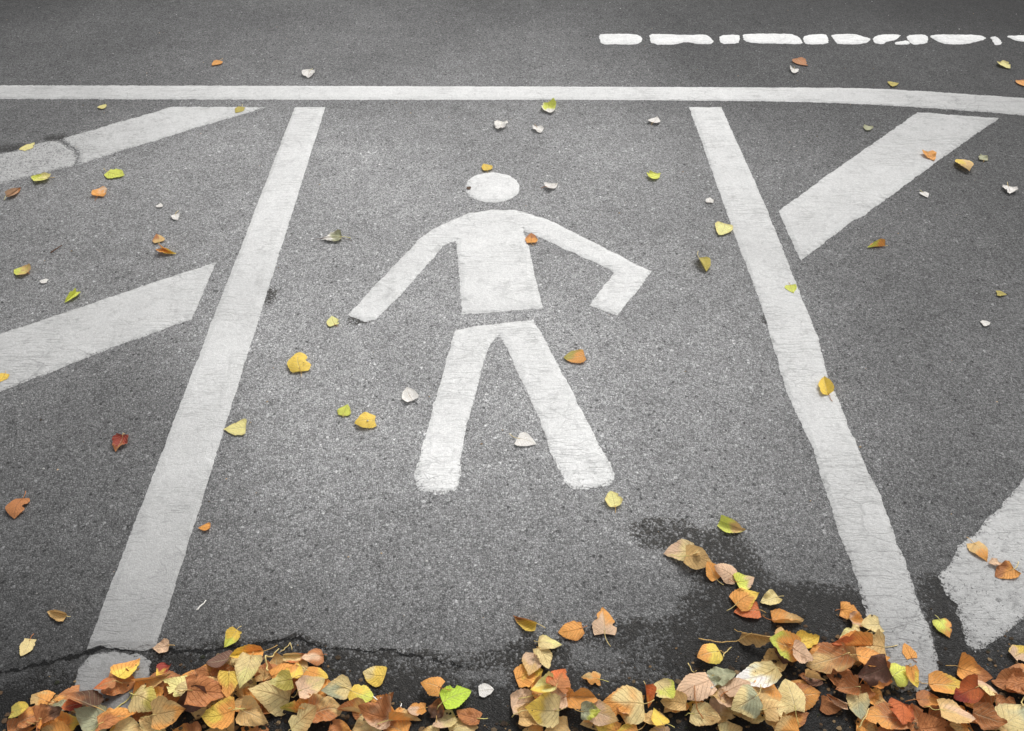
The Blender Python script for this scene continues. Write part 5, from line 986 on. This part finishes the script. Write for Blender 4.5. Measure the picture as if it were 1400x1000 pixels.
NU, NV = 14, 18
def leaf_grid(L, W, style, r, flat=1.0):
    """Points of one leaf lying along +y, its stalk end at the origin side: ovate, slightly heart-shaped at the base, toothed, bent by its style."""
    us = np.linspace(-1, 1, NU + 1); vs = np.linspace(0, 1, NV + 1) ** .92
    U, Vv = np.meshgrid(us, vs)
    pw = r.uniform(.36, .56); pt = r.uniform(.78, 1.25)
    prof = Vv ** pw * np.clip(1 - Vv, 0, 1) ** pt
    prof = prof / (((pw / (pw + pt)) ** pw) * ((pt / (pw + pt)) ** pt))
    lop = r.uniform(-.08, .08)
    tooth = 1 + .035 * np.sin(Vv * 61 + U * 3 + r.uniform(0, 6)) * (np.abs(U) > .99) + .05 * np.sin(Vv * r.uniform(9, 15) + r.uniform(0, 6) + U) * (np.abs(U) > .6)
    X = U * (1 + lop * np.sign(U)) * W / 2 * prof * tooth
    notch = r.uniform(.04, .2)
    Y = Vv * L - notch * L * (np.abs(U) ** 1.4) * (1 - Vv) ** 4 * 0 - notch * L * np.abs(U) * np.clip(1 - Vv * 3.2, 0, 1) ** 1.5 * (Vv > 0)
    for _ in range(r.choice([0, 0, 1, 1, 2, 3])):      # torn and nibbled margins
        sd, vc, dp, wd = r.choice([-1, 1]), r.uniform(.15, .95), r.uniform(.1, .45), r.uniform(.03, .09)
        X = X * (1 - dp * np.exp(-((Vv - vc) / wd) ** 2) * (U * sd > .05))
    # the row at the stalk: widen slightly so the base is rounded
    X = X + U * W * .05 * (1 - Vv) ** 6
    bend = r.uniform(-.08, .08) * L
    X = X + bend * (Vv - .5) ** 2 * 4
    Y = Y - L * .5
    a = np.abs(X)
    sgn = np.sign(X + 1e-9)
    k = {'f': .10, 'd': -.22, 'c': .42, 'k': .28, 'v': .0}[style] * r.uniform(.7, 1.9) * flat
    Z = k * a * a / (W * .5)
    if style == 'd':
        Z = Z - .16 * (Y / L * 2) ** 2 * L * r.uniform(.5, 1)
    if style == 'c':
        Z = Z + r.uniform(.05, .3) * (Y / L * 2) ** 2 * L * .5
    if style == 'v':   # folded along the rib, one half tipped up and over
        al, ar = math.radians(r.uniform(8, 30)), math.radians(r.uniform(55, 120))
        if r.random() < .5: al, ar = ar, al
        ang = np.where(sgn < 0, al, ar); soft = np.clip(a / (W * .09), 0, 1)
        ang = ang * soft
        Z = a * np.sin(ang) ; X = sgn * a * np.cos(ang)
    if style == 'f':
        Z = Z + r.uniform(-.1, .16) * (Y / L * 2) ** 2 * L * .5
    # a corner or the tip rolled up
    ca = r.uniform(0, 6.28); cx, cy = math.cos(ca), math.sin(ca)
    s = np.clip((X / (W * .5) * cx + Y / (L * .5) * cy) - .35, 0, 1)
    Z = Z + s * s * W * r.uniform(.05, .6) * flat
    wa = {'f': .09, 'd': .10, 'c': .11, 'k': .32, 'v': .08}[style] * W * flat
    ph = r.uniform(0, 50); fq = (1.7 if style == 'k' else 1.1) / W
    N = np.array([noise.noise(Vector((x * fq * 1.4 + ph, y * fq * 1.4, ph))) + .45 * noise.noise(Vector((x * fq * 3.6 + ph, y * fq * 3.6, ph + 9))) for x, y in zip(X.ravel(), (Y.ravel()))]).reshape(X.shape)
    rimw = .35 + .65 * np.abs(U)
    Z = Z + N * wa * rimw
    # hollows between the side veins
    Z = Z + .012 * W * np.sin((Vv - np.abs(U) * .34) * 47) * np.abs(U) * (1 - np.abs(U) * .5)
    return X, Y, Z, U, Vv

def leaf_colours(cols, U, V, r):
    a = Vector(PAL[cols[0]]); b = Vector(PAL[cols[-1]])
    ph = r.uniform(0, 90); ax = r.uniform(-.6, .6)
    mar = r.uniform(0, .5) if r.random() < .6 else 0
    val = r.uniform(.86, 1.08)
    out = []
    for u, v in zip(U.ravel(), V.ravel()):
        t = v + ax * u * .6 + .5 * noise.noise(Vector((u * 1.6 + ph, v * 2.4, ph)))
        t = min(1, max(0, (t - .32) / .4)); t = t * t * (3 - 2 * t)
        c = a.lerp(b, t)
        m = max(abs(u), 1.0 - 2 * v if v < .1 else 0, (v - .85) * 6)
        m = max(0, m - .72 + .35 * noise.noise(Vector((u * 3 + ph, v * 5, 4)))) / .28
        c = c.lerp(Vector((c.x * .45, c.y * .3, c.z * .22)), min(1, m) * mar)
        g = c.x * .35 + c.y * .5 + c.z * .15; c = (c.lerp(Vector((g, g * .97, g * .88)), .12) * val * 1.15); c = Vector((min(c.x, .93), min(c.y, .9), min(c.z, .85)))
        out.append((c.x, c.y, c.z, 1.0))
    return out

def mesh_from(name, verts, faces, cols, uvs=None, smooth=True):
    me = bpy.data.meshes.new(name); me.from_pydata(verts, [], faces)
    ca = me.color_attributes.new('col', 'FLOAT_COLOR', 'POINT')
    ca.data.foreach_set('color', np.asarray(cols, dtype=np.float32).ravel())
    if uvs is not None:
        ul = me.uv_layers.new(name='UVMap'); li = np.empty(len(me.loops), dtype=np.int32); me.loops.foreach_get('vertex_index', li)
        ul.data.foreach_set('uv', np.asarray(uvs, dtype=np.float32)[li].ravel())
    if smooth: me.polygons.foreach_set('use_smooth', [True] * len(me.polygons))
    return me

def tube(pts, r0, r1, sides=6):
    vs, fs = [], []
    n = len(pts)
    for i, p in enumerate(pts):
        d = (pts[min(i + 1, n - 1)] - pts[max(i - 1, 0)]).normalized()
        s = d.cross(Vector((0, 0, 1)));  s = s.normalized() if s.length > 1e-4 else Vector((1, 0, 0))
        t = s.cross(d)
        r = r0 + (r1 - r0) * i / (n - 1)
        for k in range(sides):
            a = 2 * math.pi * k / sides
            vs.append(tuple(p + s * math.cos(a) * r + t * math.sin(a) * r))
    for i in range(n - 1):
        for k in range(sides):
            a, b = i * sides + k, i * sides + (k + 1) % sides
            fs.append((a, b, b + sides, a + sides))
    fs.append(tuple(range(sides))[::-1]); fs.append(tuple(range((n - 1) * sides, n * sides)))
    return vs, fs

QUAD = [(j * (NU + 1) + i, j * (NU + 1) + i + 1, (j + 1) * (NU + 1) + i + 1, (j + 1) * (NU + 1) + i) for j in range(NV) for i in range(NU)]

def build_leaf(x, y, L, W, rot, colour, style, layer, label, group, idx):
    r = random.Random(idx * 131 + 7)
    X, Y, Z, U, V = leaf_grid(L, W, style, r, 1.0 if layer < 2 else .6)
    ra = math.radians(rot); c, s = math.cos(ra), math.sin(ra)
    tiltx, tilty = (r.uniform(-.16, .16), r.uniform(-.16, .16)) if layer < 2 else (r.uniform(-.05, .05), r.uniform(-.05, .05))
    wx = x + c * X - s * Y; wy = y + s * X + c * Y
    base = hget(wx, wy)
    # lie on whatever is below: fit a plane to it, then drop until almost touching
    A = np.stack([np.ones(base.size), (wx - x).ravel(), (wy - y).ravel()], 1)
    co, *_ = np.linalg.lstsq(A, base.ravel(), rcond=None)
    gx, gy = np.clip(co[1], -.5, .5), np.clip(co[2], -.5, .5)
    wz = Z + (gx + tiltx) * (wx - x) + (gy + tilty) * (wy - y)
    gap = base - wz
    lift = np.quantile(gap, .93) if layer < 2 else gap.max()
    wz = np.maximum(wz + lift + .0012, base * .6 + .0042)
    hput(wx, wy, wz + .0012)
    z0 = float(wz.min())
    root = bpy.data.objects.new('fallen_leaf', None); COL.objects.link(root); root.empty_display_size = .02
    root.location = (x, y, z0)
    tag(root, label, 'leaf', group)
    verts = np.stack([(wx - x).ravel(), (wy - y).ravel(), (wz - z0).ravel()], 1)
    cols = leaf_colours(colour.split('/'), U, V, r)
    uvs = np.stack([U.ravel() * .5 + .5, V.ravel()], 1)
    link('blade', mesh_from('blade', verts.tolist(), QUAD, cols, uvs), M_LEAF, root)
    if (L > .03 or layer < 2) and (r.random() < (.75 if layer else .4) or 'stalk' in label):
        # stalk: leaves the base of the rib, sags to whatever is below
        k = NU // 2
        b0 = Vector(verts[k]); b1 = Vector(verts[2 * (NU + 1) + k]); dr = (b0 - b1); dr.z *= .4; dr.normalize()
        ln = L * r.uniform(.15, .48); side = Vector((-dr.y, dr.x, 0)) * r.uniform(-.5, .5)
        pts = []
        for i in range(7):
            t = i / 6
            p = b1.lerp(b0, min(1, t * 3)) if t < .34 else b0 + dr * ln * (t - .33) / .67 + side * ln * ((t - .33) / .67) ** 2
            hz = float(hget(np.array([p.x + x]), np.array([p.y + y]))[0]) - z0
            low = max(.0045 - z0, hz * (1 if t > .34 else 0) + .0006)
            up = b0.z + (low - b0.z) * max(0, (t - .33) / .67) ** .8 if t > .34 else p.z + .0006
            p.z = max(up, .0045 - z0)
            pts.append(p)
        vs, fs = tube(pts, .0005, .0008 if L > .045 else .0007)
        sc = Vector(PAL[r.choice(['CR', 'PY', 'TN', 'TN', 'BR', 'CR'])]) / 1.1
        link('stalk', mesh_from('stalk', vs, fs, [(sc.x, sc.y, sc.z, 1)] * len(vs)), M_STEM, root)

for i, row in enumerate(LEAVES):
    build_leaf(*row, i)

# ------------------------------------------------------------------ loose twigs and stalks
for k, (pts, rad, colour, label) in enumerate(TWIGS):
    r = random.Random(k)
    P = []
    n = 4
    for a, b in zip(pts, pts[1:]):
        for i in range(n): P.append((a[0] + (b[0] - a[0]) * i / n, a[1] + (b[1] - a[1]) * i / n))
    P.append(pts[-1])
    V3 = []
    for i, (px, py) in enumerate(P):
        z = float(hget(np.array([px]), np.array([py]))[0])
        V3.append([px, py, z])
    for _ in range(4):
        V3 = [p if i in (0, len(V3) - 1) else [(V3[i - 1][0] + 2 * p[0] + V3[i + 1][0]) / 4, (V3[i - 1][1] + 2 * p[1] + V3[i + 1][1]) / 4, p[2]] for i, p in enumerate(V3)]
    for _ in range(3):
        V3 = [[p[0], p[1], max(p[2], (V3[max(i - 1, 0)][2] + V3[min(i + 1, len(V3) - 1)][2]) / 2)] for i, p in enumerate(V3)]
    vs = [Vector((p[0] + r.uniform(-.0012, .0012), p[1] + r.uniform(-.0012, .0012), max(p[2], .0035) + rad)) for p in V3]
    o0 = vs[0].copy()
    tv, tf = tube([v - o0 for v in vs], rad, rad * .6)
    c = PAL[colour]
    o = link('twig', mesh_from('twig', tv, tf, [(c[0] * .9, c[1] * .9, c[2] * .9, 1)] * len(tv)), M_STEM)
    o.location = o0
    tag(o, label, 'twig', 'loose twigs and stalks')

# ------------------------------------------------------------------ grit and rotten litter: too many and too small to count
def pebbles(spots, name, mat, label, flat):
    V, Fc, Cc = [], [], []
    for x, y, z, s, col in spots:
        n = len(V); r = rng
        ang = r.uniform(0, 6.28)
        for k in range(6):
            a = ang + k * math.pi / 3; rr = s * r.uniform(.6, 1.1)
            V.append((x + math.cos(a) * rr, y + math.sin(a) * rr * .8, z + r.uniform(0, s * .3)))
        hgt = s * (.25 if flat else .8)
        for k in range(3):
            a = ang + k * 2.1; V.append((x + math.cos(a) * s * .4, y + math.sin(a) * s * .4, z + hgt * r.uniform(.7, 1.2)))
        Fc += [(n + 6, n + 7, n + 8)]
        for k in range(6):
            a, b = n + k, n + (k + 1) % 6; t0, t1 = n + 6 + (k // 2) % 3, n + 6 + ((k + 1) // 2) % 3
            Fc.append((a, b, t0)) if t0 == t1 else Fc.append((a, b, t1, t0))
        Cc += [col + (1,)] * 9
    o = link(name, mesh_from(name, V, Fc, Cc, None, False), mat)
    o['kind'] = 'stuff'; o['label'] = label; o['category'] = 'debris'
sp = []
for i in range(1150):
    x = rng.uniform(-2.9, 2.9); y = rng.uniform(.6, 4.2)
    s = .0012 + .0026 * rng.random() ** 3
    g_ = rng.choice([.55, .6, .45, .3, .12, .7, .08]); tn = rng.choice([(1, .98, .94), (1, .98, .94), (1, .7, .42)]); sp.append((x, y, float(hget(np.array([x]), np.array([y]))[0]) + .0002, s, (g_ * tn[0], g_ * tn[1], g_ * tn[2])))
pebbles(sp, 'loose_grit', M_GRIT, 'loose pale grit scattered over the asphalt', False)
EX = [p[0] for p in HEAP_EDGE]; EY = [p[1] for p in HEAP_EDGE]
sp = []
for i in range(8500):
    x = rng.uniform(-1.05, 1.15)
    top = float(np.interp(x, EX, EY)) + .05 * rng.gauss(0, .6) + (.03 if x > .2 else 0)
    y = rng.uniform(.28, max(.3, min(top, .86)))
    s = .0012 + .0062 * rng.random() ** 2.5
    c = rng.choice([(.035, .024, .016), (.05, .034, .02), (.025, .02, .016), (.09, .055, .03), (.16, .10, .05), (.02, .022, .012), (.22, .15, .08), (.12, .085, .05)])
    on_top = rng.random() > .985
    sp.append((x, y, max(0.0003, float(hget(np.array([x]), np.array([y]))[0]) * (1 if on_top else .2)), min(s, .0016) if on_top else s, c))
pebbles(sp, 'leaf_litter', M_LITTER, 'dark rotting leaf crumbs and dirt beneath the leaf piles', True)

# ------------------------------------------------------------------ sky, sun, camera
SUN_EL, SUN_AZ = math.radians(50), math.radians(28)      # overcast, brightest ahead and a little to the right
w = bpy.data.worlds.new('World'); scene.world = w; w.use_nodes = True
W_ = NT(w.node_tree); w.node_tree.nodes.clear()
sky = W_.n('ShaderNodeTexSky'); sky.sky_type = 'NISHITA'; sky.sun_disc = False
sky.sun_elevation = SUN_EL; sky.sun_rotation = SUN_AZ; sky.air_density = 1.0; sky.dust_density = 4.0
hs = W_.n('ShaderNodeHueSaturation'); hs.inputs['Saturation'].default_value = .12
W_.l(sky.outputs[0], hs.inputs['Color'])
bg = W_.n('ShaderNodeBackground'); bg.inputs['Strength'].default_value = .145
W_.l(hs.outputs[0], bg.inputs[0]); W_.l(bg.outputs[0], W_.n('ShaderNodeOutputWorld').inputs[0])
sl = bpy.data.lights.new('sun', 'SUN'); sl.energy = 1.7; sl.angle = math.radians(16); sl.color = (1.0, .975, .94)
so = bpy.data.objects.new('sun', sl); COL.objects.link(so)
dirv = Vector((math.sin(SUN_AZ) * math.cos(SUN_EL), math.cos(SUN_AZ) * math.cos(SUN_EL), math.sin(SUN_EL)))
so.rotation_euler = (-dirv).to_track_quat('-Z', 'Y').to_euler(); so.location = dirv * 10

cd_ = bpy.data.cameras.new('camera'); cam = bpy.data.objects.new('camera', cd_); COL.objects.link(cam)
cam.location = (0, 0, CAM_H); cam.rotation_euler = (math.radians(90 - CAM_TILT), 0, 0)
cd_.sensor_width = 36; cd_.sensor_fit = 'HORIZONTAL'; cd_.lens = CAM_LENS; cd_.clip_start = .01; cd_.clip_end = 500
scene.camera = cam
scene.view_settings.view_transform = 'Standard'; scene.view_settings.look = 'None'
scene.view_settings.exposure = 0; scene.view_settings.gamma = 1
scene.render.engine = 'CYCLES'
scene.cycles.max_bounces = 5; scene.cycles.diffuse_bounces = 3; scene.cycles.transmission_bounces = 3
scene.cycles.use_denoising = True
scene.render.resolution_x, scene.render.resolution_y = 1024, 731
